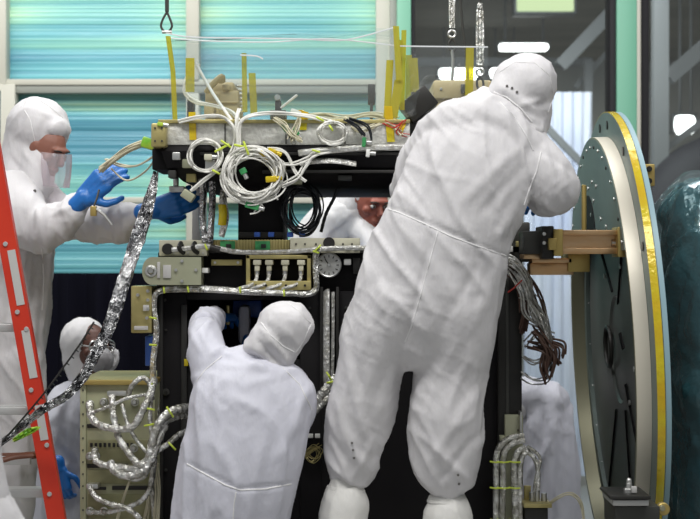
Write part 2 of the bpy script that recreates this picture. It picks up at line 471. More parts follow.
# right glazing: green posts with black gaskets, clear panes, hall beyond
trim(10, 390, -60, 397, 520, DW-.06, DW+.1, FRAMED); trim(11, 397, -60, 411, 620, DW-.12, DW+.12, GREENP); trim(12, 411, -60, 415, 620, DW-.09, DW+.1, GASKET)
trim(13, 610, -60, 617, 620, DW-.09, DW+.1, GASKET); trim(14, 617, -60, 637, 620, DW-.12, DW+.12, GREENP)
trim(15, 637, -60, 641, 620, DW-.12, DW+.1, FRAMEG); trim(16, 641, -60, 649, 620, DW-.08, DW+.1, GASKET)
struct(MB().pbox(415, -60, 610, 600, DW, DW+.02, 0).build('window_5', GLASS))
struct(MB().pbox(649, -60, 800, 600, DW, DW+.02, 0).build('window_6', GLASS))
struct(MB().pbox(-400, 273, 397, 700, DW-.02, DW+.1, 0).build('wall_back', NAVY))
struct(MB().box(W(-400,-60,DW+.12), W(-30,276,DW+.2)).build('wall_left', FRAMEG))
# dark drape behind the workers on the left
mb = MB(); vs = []; nx = 60
for sd in (0,1):
    for i in range(2):
        for k in range(nx+1):
            a = W(-60+k*235/nx, 274, 8.4); vs.append((a.x, a.y+.03*math.sin(k*.9)+.02*math.sin(k*.37)+sd*.02, a.z if i == 0 else .02))
fs = []
for sd in (0,1):
    for k in range(nx): q = sd*2*(nx+1)+k; fs.append((q, q+1, q+nx+2, q+nx+1))
for k in range(nx): q = k; fs.append((q, q+1, q+1+2*(nx+1), q+2*(nx+1)))
mb.add(vs, fs)
tag(mb.build('drape', NAVY), 'black drape hanging under the teal windows behind the left workers', 'drape')

# hall beyond the glass
def beam(x0, y0, x1, y1, D, w, label, m=STEEL, D2=None, group=None):
    a = W(x0, y0, D); b = W(x1, y1, D2 or D); T = (b-a).normalized(); s = T.cross(Vector((0,1,0))).normalized(); d = s.cross(T)
    mb = MB(); h = w*S(D)/2
    for (p, q, e) in ((h,h*.25,-.8),(h,h*.25,.8),(h*.2,h*.8,0)):
        cs = [a+s*p*i+d*(q*j+e*h) for i, j in ((-1,-1),(1,-1),(1,1),(-1,1))]
        ce = [b+s*p*i+d*(q*j+e*h) for i, j in ((-1,-1),(1,-1),(1,1),(-1,1))]
        mb.loft([cs, ce])
    return tag(mb.build('steel_beam', m, smooth=False), label, 'beam', group)
beam(405, 62, 592, 62, 15.5, 8, 'long horizontal grey steel beam in the hall beyond the glass')
beam(560, 66, 640, -18, 13.5, 13, 'grey steel beam rising diagonally behind the glass above the disc')
beam(575, 88, 628, 30, 14.2, 5, 'thin pale diagonal beam just under the wider diagonal beam', STEEL)
beam(588, 60, 588, 330, 14, 8, 'pale vertical steel post seen beyond the glass left of the green post', STEEL)
beam(520, 100, 590, 172, 12.6, 7, 'blue-grey diagonal brace crossing the bright curtain', STEEL)
beam(660, -30, 660, 300, 12, 15, 'grey vertical steel column behind the right pane')
beam(668, 78, 760, -2, 12.5, 15, 'pale diagonal steel beam behind the right pane', STEEL)
beam(640, 100, 760, 10, 13.5, 9, 'dark diagonal beam behind the right pane above the pale one', DARKBM)
beam(664, 150, 760, 78, 12.2, 6, 'thin grey diagonal rail in front of the bright patch at right', STEEL)
def hall_lamp(x0, y0, x1, y1, D, label):
    t = thing('hall_lamp', label, 'ceiling light', W((x0+x1)/2, y0, D), 'strip lights in the hall')
    MB().pbox(x0-1.5, y0-1.5, x1+1.5, y1-1, D+.03, D+.2, .01).build('lamp_housing', STEEL, t)
    MB().pbox(x0, y0, x1, y1, D, D+.12, .05).build('diffuser', LAMP, t)
    for x in (x0+6, x1-6): p = W(x, y0, D+.1); MB().cyl(p, (0,0,1), .012, max(.02, 4.05-p.z), 8).build('hanger_rod', STEEL, t)
hall_lamp(499, 43, 549, 50, 15, 'bright strip light above the hood of the tallest worker')
hall_lamp(438, 67, 481, 79, 17, 'bright hall light behind the hanging turnbuckle')
hall_lamp(489, 67, 520, 78, 17, 'bright hall light just left of the tallest worker\'s hood')
hall_lamp(674, 114, 697, 134, 14, 'bright hall light seen through the right pane')
t = thing('hall_sign', 'pale yellow-green lit panel hanging at the top of the hall', 'sign', W(545, 13, 14))
MB().pbox(514, -12, 577, 14, 14, 14.2, .01).build('sign_frame', STEEL, t)
MB().pbox(517, -12, 574, 11, 13.98, 14.05, .01).build('sign_face', LAMPY, t)
# bright pale curtain of the hall doorway
def drape(name, x0, x1, y0, y1, D, m, label, cat, amp=.05, fr=1.1):
    nx = 80; vs = []; fs = []
    for sd in (0,1):
        for i in range(7):
            for k in range(nx+1):
                a = W(x0+(x1-x0)*k/nx, y0+(y1-y0)*i/6, D)
                vs.append((a.x, a.y+amp*math.sin(k*fr+i*.2)+amp*.5*math.sin(k*.43-i*.3)+sd*.02, a.z))
        for i in range(6):
            for k in range(nx): q = (sd*7+i)*(nx+1)+k; fs.append((q, q+1, q+nx+2, q+nx+1))
    return tag(MB().add(vs, fs).build(name, m), label, cat)
drape('strip_curtain', 524, 592, 92, 476, 13, CURT, 'bright pale blue curtain hanging beyond the glass between machine and disc', 'curtain', .009, .55)
mb = MB(); mb.pbox(416, 88, 515, 520, 14.5, 14.8, .01)
tag(mb.build('hall_cabinet', HALLW), 'large grey cabinet in the hall behind the tallest worker', 'cabinet')
mb = MB()
mb.tube([W(640,300,12),W(668,218,12),W(700,180,12),W(760,160,12)], .28, 12, 5); mb.tube([W(640,360,12.2),W(680,270,12.2),W(760,210,12.2)], .4, 12, 5)
mb.tube([W(700,180,12),W(700,180,12)-Vector((0,0,2.29))], .05, 8, 1, smooth=False)
tag(mb.build('duct', GASKET), 'dark slanting ducts behind the right pane', 'duct')

# hanging rigging
def cable_up(px, y, D): return [W(px, y, D), W(px, -90, D)]
t = thing('hoist_shackle', 'wire rope with steel shackle at the upper left corner of the film', 'shackle', W(167, 35, 6.0))
MB().tube([W(166,-90,6),W(167,0,6)], .004, 8, 1, smooth=False).build('wire_rope', DARKG, t)
MB().cyl(W(167,12,6), (0,0,1), .007, .06, 12).build('ferrule', DARKG, t)
MB().tube([W(167,12,6),W(163,19,6),W(161,26,6),W(164,31,6),W(169,31,6),W(172,26,6),W(170,19,6),W(167,12,6)], .0042, 8, 4).build('shackle_bow', DARKG, t)
MB().cyl(W(162,32,6), (1,0,0), .006, .035, 12).build('shackle_pin', SILV, t)
def turnbuckle(px, y0, y1, D, label, slim=1):
    t = thing('turnbuckle', label, 'turnbuckle', W(px, y1+22, D))
    MB().tube([W(px-1,-90,D),W(px,y0,D)], .004, 8, 1, smooth=False).build('wire_rope', DARKG, t)
    b = MB()
    for q in (-1,1): b.tube([W(px+q*2.4*slim,y0,D), W(px+q*3*slim,(y0+y1)/2,D), W(px+q*2.4*slim,y1,D)], .0048, 8, 3)
    b.cyl(W(px,y0,D), (0,0,1), .011*slim, .02, 12); b.cyl(W(px,y1,D), (0,0,1), .012*slim, .022, 12)
    b.tube([W(px,y0,D),W(px,(y0+y1)/2,D),W(px,y1,D)], .0052*slim, 8, 3); b.build('turnbuckle_body', FOIL, t)
    MB().torus(W(px,y1+6,D), (0,1,0), .013, .005).build('eye_ring', SILV, t)
    MB().tube([W(px,y1+10,D),W(px-3,y1+15,D),W(px-2,y1+22,D),W(px+3,y1+22,D),W(px+3,y1+15,D),W(px,y1+10,D)], .0045, 8, 3).build('shackle_bow', DARKG, t)
turnbuckle(480, 9, 66, 6.15, 'silver turnbuckle hanging behind the hood of the tallest worker')
turnbuckle(452, -20, 28, 6.5, 'thinner turnbuckle to the left of the big one, above the tan box', .7)
tag(MB().tube([W(452,50,6.5),W(453,62,6.5),W(452,82,6.5)], .006, 8, 3).build('lifting_strap', SILV), 'short silver strap hanging below the thinner turnbuckle', 'strap')
tag(MB().tube([W(455,-90,6.4),W(462,20,6.4),W(467,60,6.4),W(468,84,6.4)], .0045, 8, 3).build('wire_rope', DARKG), 'dark slanting wire rope between the two turnbuckles', 'rope')

# ------------------------------------------------------------------ the spacecraft body
bus = thing('spacecraft_body', 'large black boxy spacecraft body with a silver-fronted upper deck, worked on by the team', 'spacecraft', (-.05, 6.6, 0))
def part(mb, name, m, parent=None, label=None, **k): return mb.build(name, m, parent or bus, label, **k)
ZB = 0.42
def zpx(z, D): return 259.5-(z-ZC)*F/D
yb = zpx(ZB, 6)
mb = MB()
mb.pbox(157, 291, 187, yb, 6.0, 6.05, .006); mb.pbox(187, 291, 300, 300, 6.0, 6.05, .003); mb.pbox(300, 291, 322, yb, 6.0, 6.05, .003)
mb.pbox(187, 360, 300, yb, 6.0, 6.05, .003); mb.pbox(322, 291, 338, 300, 6.0, 6.05, 0); mb.pbox(322, 392, 338, yb, 6.0, 6.05, 0)
mb.pbox(338, 291, 498, yb, 6.0, 6.05, .003)
part(mb, 'front_panel', BLACK)
mb = MB()
for a in ((160, 175), (160, 300)): pass
part(MB().pbox(157, 286, 163, yb, 5.985, 6.06, .004).pbox(181, 305, 187, yb, 5.985, 6.0, .003), 'corner_post', BLACK2)
part(MB().pbox(498, 258, 522, yb, 5.97, 6.25, .006), 'corner_post', BLACK2)
part(MB().pbox(506, 262, 509, yb, 5.965, 5.972, .001), 'edge_rail', DARKG)
x0 = W(159,0,6).x; x1 = W(520,0,6).x
zt = W(0,291,6).z
part(MB().box((x0,6.05,ZB),(x0+.02,7.1,zt)).box((x1-.02,6.05,ZB),(x1,7.1,zt)).box((x0,7.08,ZB),(x1,7.1,zt)).box((x0,6.05,ZB),(x1,7.1,ZB+.02)), 'side_panels', BLACK)
part(MB().box((x0,6.42,1.2),(-.15,6.44,zt)), 'inner_bulkhead', BLACK)
part(MB().pbox(158, 252, 520, 291, 6.02, 7.05, .004), 'deck_box', BLACK)
part(MB().pbox(160, 246, 520, 253, 6.0, 7.0, .003), 'deck_plate', DARKG)
# screws and fittings on the front panel
for (px, py, r) in ((166,392,3.5),(514,362,3),(346,308,1.5),(310,308,1.3),(304,420,1.6),(512,285,1.5),(512,330,1.5),(512,460,1.5),(344,430,1.5),(165,300,1.5),(166,330,1.2),(166,470,1.5),(492,330,1.5)):
    c = part(MB().cyl(W(px,py,5.998), (0,-1,0), r*S(6), .008, 14), 'bolt', DARKG)
    MB().cyl(W(px,py,5.989), (0,-1,0), r*.5*S(6), .004, 8).build('bolt_socket', BLACK2, c)
part(MB().pbox(184, 359, 188, 366, 5.98, 6.0, .001), 'amber_tag', KAPTON, label='small amber tag on the panel edge')
part(MB().pbox(307, 434, 313, 438, 5.985, 6.0, .001), 'small_label', WHITEP); part(MB().pbox(315, 434, 320, 438, 5.985, 6.0, .001), 'small_label', WHITEP)
# tall slot with silver strut
mb = MB(); mb.tube([W(326,292,5.99),W(326,300,5.975),W(326,340,5.975),W(326,378,5.975),W(326,384,5.99)], .017, 10, 3, flat=.5)
mb.tube([W(333,292,5.985),W(333,340,5.98),W(332,384,5.985)], .007, 8, 3)
part(mb, 'silver_strut', FOILW)
mb = MB(); mb.pbox(320, 287, 323, 388, 5.97, 6.0); mb.pbox(336, 287, 339, 388, 5.97, 6.0); mb.pbox(320, 386, 339, 390, 5.97, 6.0); part(mb, 'slot_frame', BLACK2)
# small objects inside the opening
part(MB().pbox(232, 300, 262, 318, 6.30, 6.40, .01), 'blue_unit', BLUEP)
part(MB().pbox(238, 305, 250, 345, 6.2, 6.28, .02), 'inner_sleeve', SUIT2)
part(MB().cyl(W(228,325,6.15), (0,0,1), .008, .07, 12), 'inner_fitting', GOLDB)

# deck-edge equipment strip
c = part(MB().pbox(159, 240, 207, 256, 5.94, 6.02, .003), 'connector_block', CREAM)
MB().cyl(W(168,249,5.939), (0,-1,0), 5.6*S(6), .02, 20).build('round_connector', BLACK2, c)
for px in (181, 195):
    MB().cyl(W(px,246,5.939), (0,-1,0), 3.2*S(6), .015, 14).build('round_connector', BLACK2, c)
    MB().tube([W(px,243,5.925),W(px-2,247,5.9),W(px,251,5.91),W(px+3,253,5.92)], .008, 8, 3).build('hook', BLACK2, c)
for px in (174,188,203): MB().cyl(W(px,253,5.939), (0,-1,0), .9*S(6), .004, 8).build('screw', SILV, c)
mb = MB(); mb.pbox(207, 240, 290, 250, 5.96, 6.02, .002)
for k in range(28): mb.pbox(208+k*2.95, 239.6, 209.6+k*2.95, 250.3, 5.953, 5.962, .001)
c = part(mb, 'ribbed_rail', GOLDB)
for px in (228, 263):
    g = MB().pbox(px-8, 241, px+7, 251, 5.945, 5.955, .002).build('green_board', GREEN, c); MB().pbox(px-2, 244, px+3, 248, 5.938, 5.946, .001).build('chip', BLACK2, g)
c = part(MB().pbox(290, 238, 360, 253, 5.94, 6.02, .003), 'cream_panel', CREAM)
MB().cyl(W(329,243,5.939), (0,-1,0), 5.8*S(6), .018, 20).build('round_connector', BLACK2, c)
for px in (296,305,316,343,352): MB().cyl(W(px,244,5.939), (0,-1,0), 1*S(6), .005, 8).build('screw', DARKG, c)
MB().pbox(346, 246, 350, 250, 5.93, 5.94, .001).build('black_clip', BLACK2, c); MB().pbox(354, 246, 358, 250, 5.93, 5.94, .001).build('black_clip', BLACK2, c)
# olive end box with rounded left end
mb = MB(); n = 14; pts = []
for k in range(n+1):
    a = PI/2+PI*k/n/1.0
    pts.append((152+10*math.cos(a), 271-14*math.sin(a)))
pts += [(201,285),(201,257)]
fr = [W(x,y,5.90) for x, y in pts]; bk = [Vector((p.x, 6.05, p.z)) for p in fr]
mb.loft([fr, bk]); c = part(mb, 'olive_end_box', OLIVE)
MB().torus(W(151,271,5.9), (0,1,0), 4.5*S(6), .006).cyl(W(151,271,5.9), (0,-1,0), 2.6*S(6), .012, 14).build('pivot', SILV, c)
MB().pbox(163, 265, 171, 278, 5.894, 5.9, .001).build('white_label', LABEL, c); MB().pbox(157, 262, 160, 278, 5.894, 5.9, .001).build('white_label', LABEL, c)
for p in ((182,261),(182,281),(196,270),(176,270)): MB().cyl(W(*p,5.899), (0,-1,0), 1.6*S(6), .006, 12).build('screw', SILV, c)
part(MB().pbox(202, 268, 208, 273, 5.93, 6.02, .002), 'white_tab', WHITEP)
c = part(MB().pbox(211, 259.5, 242, 265.5, 5.985, 6.02, .002), 'silver_bar', GOLDB)
for px in (215, 238): MB().cyl(W(px,262.5,5.984), (0,-1,0), 1.4*S(6), .005, 10).build('screw', SILV, c)
# gold framed connector bay
mb = MB(); mb.pbox(246, 255, 311, 259, 5.93, 6.02, .002); mb.pbox(246, 255, 250, 290, 5.93, 6.02, .002); mb.pbox(307, 255, 311, 290, 5.93, 6.02, .002); mb.pbox(246, 281, 311, 290, 5.91, 6.02, .002)
c = part(mb, 'connector_bay', GOLDB)
for px in (256,266,276,286,296,305): MB().cyl(W(px,285.5,5.909), (0,-1,0), 1.3*S(6), .004, 10).build('hole_ring', BLACK2, c)
for px in (257, 269, 285, 301):
    k = MB().pbox(px-4, 260, px+4, 265, 5.93, 5.99, .003).pbox(px-2.5, 265, px+2.5, 271, 5.935, 5.98, .003).build('connector', CREAM, c)
    MB().cyl(W(px,275,5.95), (0,0,1), .009, .02, 12).build('backshell', SILV, k)
    MB().tube([W(px,274,5.95),W(px-1,280,5.93),W(px-6,285,5.91),W(px-16,288,5.91),W(px-24,291,5.93)], .0065, 8, 4).build('lead', FOILW, k)
# dial
c = part(MB().cyl(W(329,265,6.0), (0,-1,0), 12.2*S(6), .03, 32), 'dial', WHITEP, label='round white dial')
MB().torus(W(329,265,5.972), (0,1,0), 11.6*S(6), .004, 32).build('rim', SILV, c)
MB().cyl(W(329,265,5.97), (0,-1,0), 2*S(6), .01, 14).build('hub', SILV, c)
mb = MB()
for k in range(12):
    a = 2*PI*k/12; mb.tube([W(329+7.5*math.cos(a),265+7.5*math.sin(a),5.9685), W(329+10*math.cos(a),265+10*math.sin(a),5.9685)], .0016, 5, 1, smooth=False)
mb.tube([W(329,265,5.965),W(325,259,5.965)], .002, 5, 1, smooth=False); mb.build('tick_marks', BLACK2, c)
part(MB().pbox(344, 259, 351, 265, 5.96, 6.02, .002), 'white_tab', WHITEP); part(MB().pbox(353, 258, 360, 274, 5.97, 6.02, .002), 'black_connector', BLACK2)
# right end fittings near the gold arm
c = part(MB().pbox(505, 222, 530, 262, 6.0, 6.2, .006), 'end_bracket', DARKG)
for (x,y,m) in ((511,233,GREEN),(519,244,GOLDB),(510,249,WHITEP)): MB().pbox(x-3, y-3, x+3, y+3, 5.98, 6.0, .002).build('small_connector', m, c)

# upper tray
mb = MB(); mb.pbox(160, 123, 410, 145, 5.85, 6.9, .004); tr = part(mb, 'upper_tray', TRAYM)
mb = MB(); mb.pbox(158, 119.5, 410, 123, 5.84, 5.9, .002).pbox(158, 119.5, 410, 122.5, 5.9, 6.92, .002); mb.build('tray_rim', GOLDB, tr)
mb = MB()
for px in (225, 286, 345): MB().pbox(px-.6, 124, px+.6, 144, 5.846, 5.85, 0).build('tray_joint', DARKG, tr)
k = MB().pbox(151, 123, 166, 147, 5.80, 6.1, .006).build('corner_block', GOLDB, tr)
for (x,y) in ((155,128),(162,128),(155,141),(162,141)): MB().cyl(W(x,y,5.799), (0,-1,0), 1*S(6), .004, 8).build('screw', DARKG, k)
mb = MB(); a = [(163,145,410,5.86),(163,152,412,5.84),(168,168,414,5.86),(182,181,414,5.95),(205,187,414,6.05)]
rings = []
for (xl,y,xr,D) in a:
    p = W(xl,y,5.9); q = W(xr,y,5.9); rings.append([Vector((p.x,D,p.z)),Vector((q.x,D,q.z)),Vector((q.x,6.9,p.z)),Vector((p.x,6.9,p.z))])
mb.loft(rings); part(mb, 'tray_underside', BLACK)
part(MB().pbox(262, 170, 412, 173, 5.835, 5.87, .002), 'hull_rib', BLACK2); part(MB().pbox(200, 152, 412, 155, 5.825, 5.86, .002), 'hull_rib', BLACK2)
part(MB().tube([W(300,163,5.835),W(318,161,5.825),W(336,161,5.825),W(356,164,5.835)], .013, 10, 4, flat=.5), 'hull_handle', FOILW)
part(MB().pbox(152, 148, 170, 170, 5.88, 6.2, .006), 'hull_end', BLACK)
for (a,b,c_,d,D,m) in ((172,152,180,160,5.82,SILV),(182,158,192,168,5.85,OLIVE),(168,170,176,178,5.86,DARKG),(186,172,196,182,5.9,GOLDB),(205,160,216,172,5.83,SILV),(338,175,352,180,5.86,DARKG),(290,176,302,184,5.88,OLIVE)):
    part(MB().pbox(a,b,c_,d,D,D+.08,.004), 'small_bracket', m)
# pillars that carry the upper tray
part(MB().pbox(238, 182, 283, 247, 6.02, 6.5, .008), 'pillar', BLACK)
part(MB().pbox(239, 232, 283, 238, 6.0, 6.02, .002), 'pillar_foot', BLACK2)
part(MB().pbox(396, 182, 430, 247, 6.1, 6.5, .008), 'pillar', BLACK)
part(MB().pbox(192, 185, 205, 240, 6.6, 6.7, .004), 'slim_pillar', ALU)
part(MB().cyl(W(176,186,5.98), (0,0,1), .010, .13, 12).pbox(169, 186, 184, 192, 5.95, 6.03, .003), 'hanging_rod', SILV)
for px in (257, 271, 290, 302):
    part(MB().pbox(px-3, 232, px+3, 237, 5.96, 6.02, .003), 'blue_connector', BLUEP)
# things on the tray, fixed to it
c = part(MB().pbox(205, 90, 239, 119, 6.05, 6.3, .01).pbox(213, 82, 234, 92, 6.05, 6.3, .008).pbox(204, 104, 214, 119, 6.02, 6.3, .006), 'tan_box', TAN)
MB().pbox(222, 84, 230, 90, 6.035, 6.05, .004).build('raised_pad', TAN, c)
MB().pbox(216, 93, 219, 117, 6.04, 6.05, .002).build('rib', TAN, c); MB().pbox(206, 101, 238, 103, 6.04, 6.05, .002).build('rib', TAN, c)
MB().tube([W(207,92,6.02),W(213,84,6.0),W(221,77,6.0),W(222,82,6.02)], .014, 10, 4, flat=.6).build('elbow_duct', TAN, c)
mb = MB()
for k in range(7): mb.torus(W(241,86+k*4.2,6.1), (0,0,1), .012, .005, 14, 6)
mb.build('ribbed_hose', SILV, c)
part(MB().pbox(187, 98, 193, 119, 6.1, 6.2, .004), 'dark_post', BLACK2)
c = part(MB().pbox(270, 110, 286, 119, 5.98, 6.08, .003).pbox(275, 100, 281, 112, 6.0, 6.05, .004), 'pivot_bracket', DARKG)
MB().cyl(W(278,99,6.05), (0,-1,0), 3*S(6), .06, 14).build('pivot_pin', SILV, c)
part(MB().tube([W(281,108,6.0),W(297,95,5.98)], .0045, 8, 1, smooth=False), 'white_rod', WHITEP)
part(MB().pbox(368, 84, 375, 104, 6.3, 6.36, .004).pbox(370, 100, 373, 119, 6.3, 6.34, .003), 'dark_sensor', DARKG)
mb = MB()
M = Matrix.Rotation(math.radians(-38), 3, 'Y'); mb.pbox(403, 92, 435, 115, 5.96, 6.12, .004)
v0 = (W(403,92,5.96)+W(435,115,5.96))/2; v0.y = 6.04
mb.v = [v0+M@(v-v0) for v in mb.v]; part(mb, 'dark_tilted_box', BLACK2, label='dark grey box tilted on one corner')
c = part(MB().pbox(433, 80, 492, 99, 6.3, 6.6, .01).pbox(436, 97, 489, 122, 6.32, 6.58, .01), 'tan_box', TAN)
MB().pbox(461, 84, 467, 93, 6.28, 6.3, .003).build('latch', DARKG, c); MB().cyl(W(441,89,6.299), (0,-1,0), 1.4*S(6), .006, 10).build('screw', SILV, c)
part(MB().pbox(405, 118, 500, 130, 6.05, 6.8, .006), 'rear_tray', DARKG)
# support cradle under the body
c = part(MB().box((x0-.05,6.0,ZB-.1),(x1+.05,6.1,ZB-.002),.01).box((x0-.05,7.0,ZB-.1),(x1+.05,7.1,ZB-.002),.01), 'cradle_beam', ALU)
for x in (x0, x1):
    for y in (6.05, 7.05):
        l = part(MB().box((x-.04,y-.04,.05),(x+.04,y+.04,ZB-.1),.008), 'cradle_leg', ALU)
        MB().cyl((x,y,0), (0,0,1), .07, .05, 18).build('foot_pad', BLACK2, l)

# film cover with yellow tape over the tray
fc = thing('film_cover', 'clear plastic film tent standing on the silver tray, edged with yellow tape', 'film cover', W(280, 119, 5.95))
def sheet(pts4, nx, nz, m, name, amp=.012, parent=fc, seed=0, th=.0012, **k):
    A, B, C_, D_ = [Vector(p) for p in pts4]; vs = []; fs = []
    nn = (B-A).cross(D_-A).normalized()
    for sd in (0,1):
        for j in range(nz+1):
            for i in range(nx+1):
                u = i/nx; v = j/nz; p = A*(1-u)*(1-v)+B*u*(1-v)+C_*u*v+D_*(1-u)*v
                w = noise.noise(Vector((u*5+seed, v*4, seed)))+.5*noise.noise(Vector((u*12+v*9+seed, v*3, 3)))
                vs.append(p+nn*(amp*w*(1 if name != 'tape_strip' else .3)+sd*th))
    q0 = (nx+1)*(nz+1)
    for j in range(nz):
        for i in range(nx):
            q = j*(nx+1)+i; fs.append((q,q+1,q+nx+2,q+nx+1)); fs.append((q0+q,q0+q+nx+1,q0+q+nx+2,q0+q+1))
    return MB().add(vs, fs).build(name, m, parent, **k)
for nm, pp, s in (('front_film', ((168,38,5.9),(396,30,5.9),(398,119,5.9),(170,119,5.9)), 1),
                  ('rear_film', ((172,44,6.8),(388,42,6.8),(388,116,6.8),(176,116,6.8)), 4),
                  ('side_film', ((396,46,5.95),(488,47,6.0),(488,100,6.0),(398,119,5.95)), 7)):
    sheet([W(*p) for p in pp], 60, 24, WRAP, nm, .006, seed=s)
sheet([W(168,38,5.9),W(396,30,5.9),W(388,40,6.8),W(172,42,6.8)], 60, 20, WRAP, 'top_film', .014, seed=9)
# crumpled folds along the film's top edge, glints painted in milky white
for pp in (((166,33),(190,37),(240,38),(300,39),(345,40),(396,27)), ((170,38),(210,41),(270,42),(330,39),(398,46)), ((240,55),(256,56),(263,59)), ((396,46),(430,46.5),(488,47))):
    MB().tube([W(x,y,5.89) for x, y in pp], .0038, 6, 6, flat=.5).build('film_fold_glint', GLINTM, fc)
def tape(x0, y0, x1, y1, w, D, m=KAPTON, parent=fc, name='tape_strip', label=None):
    a = W(x0,y0,D); b = W(x1,y1,D); h = w*S(D)/2
    return sheet([a-Vector((h,0,0)), a+Vector((h,0,0)), b+Vector((h,0,0)), b-Vector((h,0,0))], 4, 20, m, name, .008, parent, seed=x0*.37, label=label)
for a in ((168,36,173,72,5,5.88),(173,72,175,120,5,5.88),(190,58,190,92,9,5.9),(244,53,245,112,5,5.92),(252,73,254,114,7,6.3),
          (396,26,399,80,6,5.86),(390,60,387,118,7,5.88),(401,40,396,112,5,5.94),(409,55,408,100,6,5.99),(399,80,393,118,9,5.87),(404,30,402,110,5,5.93),(413,58,415,92,9,6.1),(470,46,469,98,8,5.98)):
    tape(*a, m=KAPTONF)
for a in ((192,112,193,140,7,5.845),(305,112,303,130,7,5.845),(300,110,316,118,5,5.86),(388,106,391,142,8,5.845),(404,122,399,134,6,5.845)):
    tape(*a, m=KAPTON, parent=bus)

# ------------------------------------------------------------------ loose wiring
def wire(name, label, cat, strands, m, r, jit=1.5, jd=.012, group=None, ties=(), seg=5, n=6, parent=None, D=None):
    """strands: list of (points, count); a bundle is one mesh"""
    mb = MB()
    for pts, cnt in strands:
        for k in range(cnt):
            ph = R(-1,1); ph2 = R(-1,1)
            P = []
            for i, p in enumerate(pts):
                d = p[2] if len(p) > 2 else D
                P.append(W(p[0]+jit*ph+R(-.4,.4)*jit, p[1]+jit*ph2+R(-.4,.4)*jit, d+R(-1,1)*jd))
            mb.tube(P, r, n, seg)
    o = mb.build(name, m, parent)
    if parent is None: tag(o, label, cat, group)
    for (x, y, d, ang, l) in ties:
        c, s_ = math.cos(ang)*l/2, math.sin(ang)*l/2
        MB().tube([W(x-c,y-s_,d), W(x,y,d-.004), W(x+c,y+s_,d)], .0035, 6, 2).build('cable_tie', TIE, o)
    return o
def loop(cx, cy, rx, ry, D, a0=0, turns=1, n=14):
    return [(cx+rx*math.cos(a0+2*PI*turns*k/n), cy+ry*math.sin(a0+2*PI*turns*k/n), D-.02*math.sin(k*1.3)) for k in range(n+1)]
def coil(name, label, cx, cy, rx, ry, cnt, m, r, D, spread=2.5, extra=(), ties=(), jd=.012):
    mb = MB()
    for k in range(cnt):
        dx, dy, s = R(-spread,spread), R(-spread,spread), R(.86,1.1)
        P = loop(cx+dx, cy+dy, rx*s, ry*R(.9,1.08), D+R(-1,1)*jd, R(0,6.28), R(.93,1.06))
        mb.tube([W(*p) for p in P], r, 6, 3)
    for pts in extra: mb.tube([W(*p) for p in pts], r, 6, 5)
    o = tag(mb.build(name, m), label, 'cable coil')
    for (x, y, d, ang, l) in ties:
        c, s_ = math.cos(ang)*l/2, math.sin(ang)*l/2
        MB().tube([W(x-c,y-s_,d), W(x,y,d-.006), W(x+c,y+s_,d)], .004, 6, 2).build('cable_tie', TIE, o)
    return o
Dw = 5.80
coil('wire_coil', 'large loose coil of white wire hanging at the front of the tray', 254, 176, 27, 24, 24, WHITEW, .0028, Dw, 6,
     extra=[[(240,195,Dw),(262,205,Dw),(258,212,Dw),(250,214,Dw)],[(264,192,Dw),(262,203,Dw),(254,212,Dw)],[(270,155,Dw),(285,165,Dw),(276,192,Dw),(278,200,Dw)]],
     ties=((246,148,5.78,1.2,14),(240,146,5.78,.2,12)))
coil('wire_coil', 'smaller coil of white wire to the left of the large white coil', 205, 156, 15.5, 15.5, 11, WHITEW, .0028, 5.82, 1.6,
     ties=((222,148,5.8,-.5,16),(226,144,5.8,.6,12),(216,172,5.8,.5,8)))
coil('wire_coil', 'flat coil of white wire lying against the silver tray under the film', 333, 133, 14, 11, 8, WHITEW, .0028, 5.81, 1.6, ties=((320,119,5.8,.5,8),(331,128,5.79,1,6)))
coil('cable_coil', 'black cable coil hanging between the pillar and the bending worker', 303, 210, 17, 22, 12, BLACKW, .0030, 5.98, 5)
wire('wire_bundle', 'white wires arching over the tray edge down to the coils', 'wires',
     [([(178,122,5.84),(200,117,5.82),(222,117,5.82),(234,128,5.82),(234,145,5.82),(226,160,5.82)],4),
      ([(330,122,5.84),(305,116,5.82),(275,113,5.82),(250,116,5.82),(240,126,5.82),(239,148,5.82)],5),
      ([(239,110,5.85),(236,122,5.82),(237,150,5.82),(230,170,5.82),(232,190,5.84)],6)], WHITEW, .0032, 1.6)
wire('wire_bundle', 'white wires climbing beside the tan box inside the film', 'wires',
     [([(193,68,5.98),(187,78,5.98),(185,92,5.98),(195,101,5.98),(215,106,5.98),(232,112,5.96),(240,122,5.86)],4),
      ([(187,72,5.98),(193,66,5.98),(199,66,5.98)],2)], WHITEW, .0034, 1.3)
tag(MB().tube([W(195,62,5.95),W(212,92,5.95),W(232,121,5.86)], .0055, 8, 3).build('white_strap', WHITEP), 'straight white strap slanting down past the tan box', 'strap')
wire('wire_bundle', 'white wires swinging from the large coil up to the tray at right', 'wires',
     [([(282,185,5.8),(297,178,5.8),(305,165,5.8),(316,154,5.8),(345,150,5.82),(400,148,5.83)],5),
      ([(268,150,5.8),(285,152,5.8),(296,172,5.8),(306,182,5.8)],3), ([(262,160,5.8),(290,165,5.8),(310,158,5.8),(322,150,5.82)],3)], WHITEW, .0030, 2.2, ties=((316,151,5.79,.3,8),))
wire('foil_cable', 'silver-wrapped cable running along the tray underside at right', 'cable', [([(300,153,5.82),(340,149,5.82),(405,147,5.83)],2)], FOILW, .011, 1.5)
wire('foil_cable', 'pair of foil-wrapped cables dropping from tray to deck left of the black pillar', 'cable',
     [([(201,178,5.95),(203,195,5.95),(202,220,5.95),(205,242,5.93)],1),([(212,180,5.95),(213,200,5.95),(211,225,5.95),(210,243,5.93)],1)], FOILD, .013, 0.6)
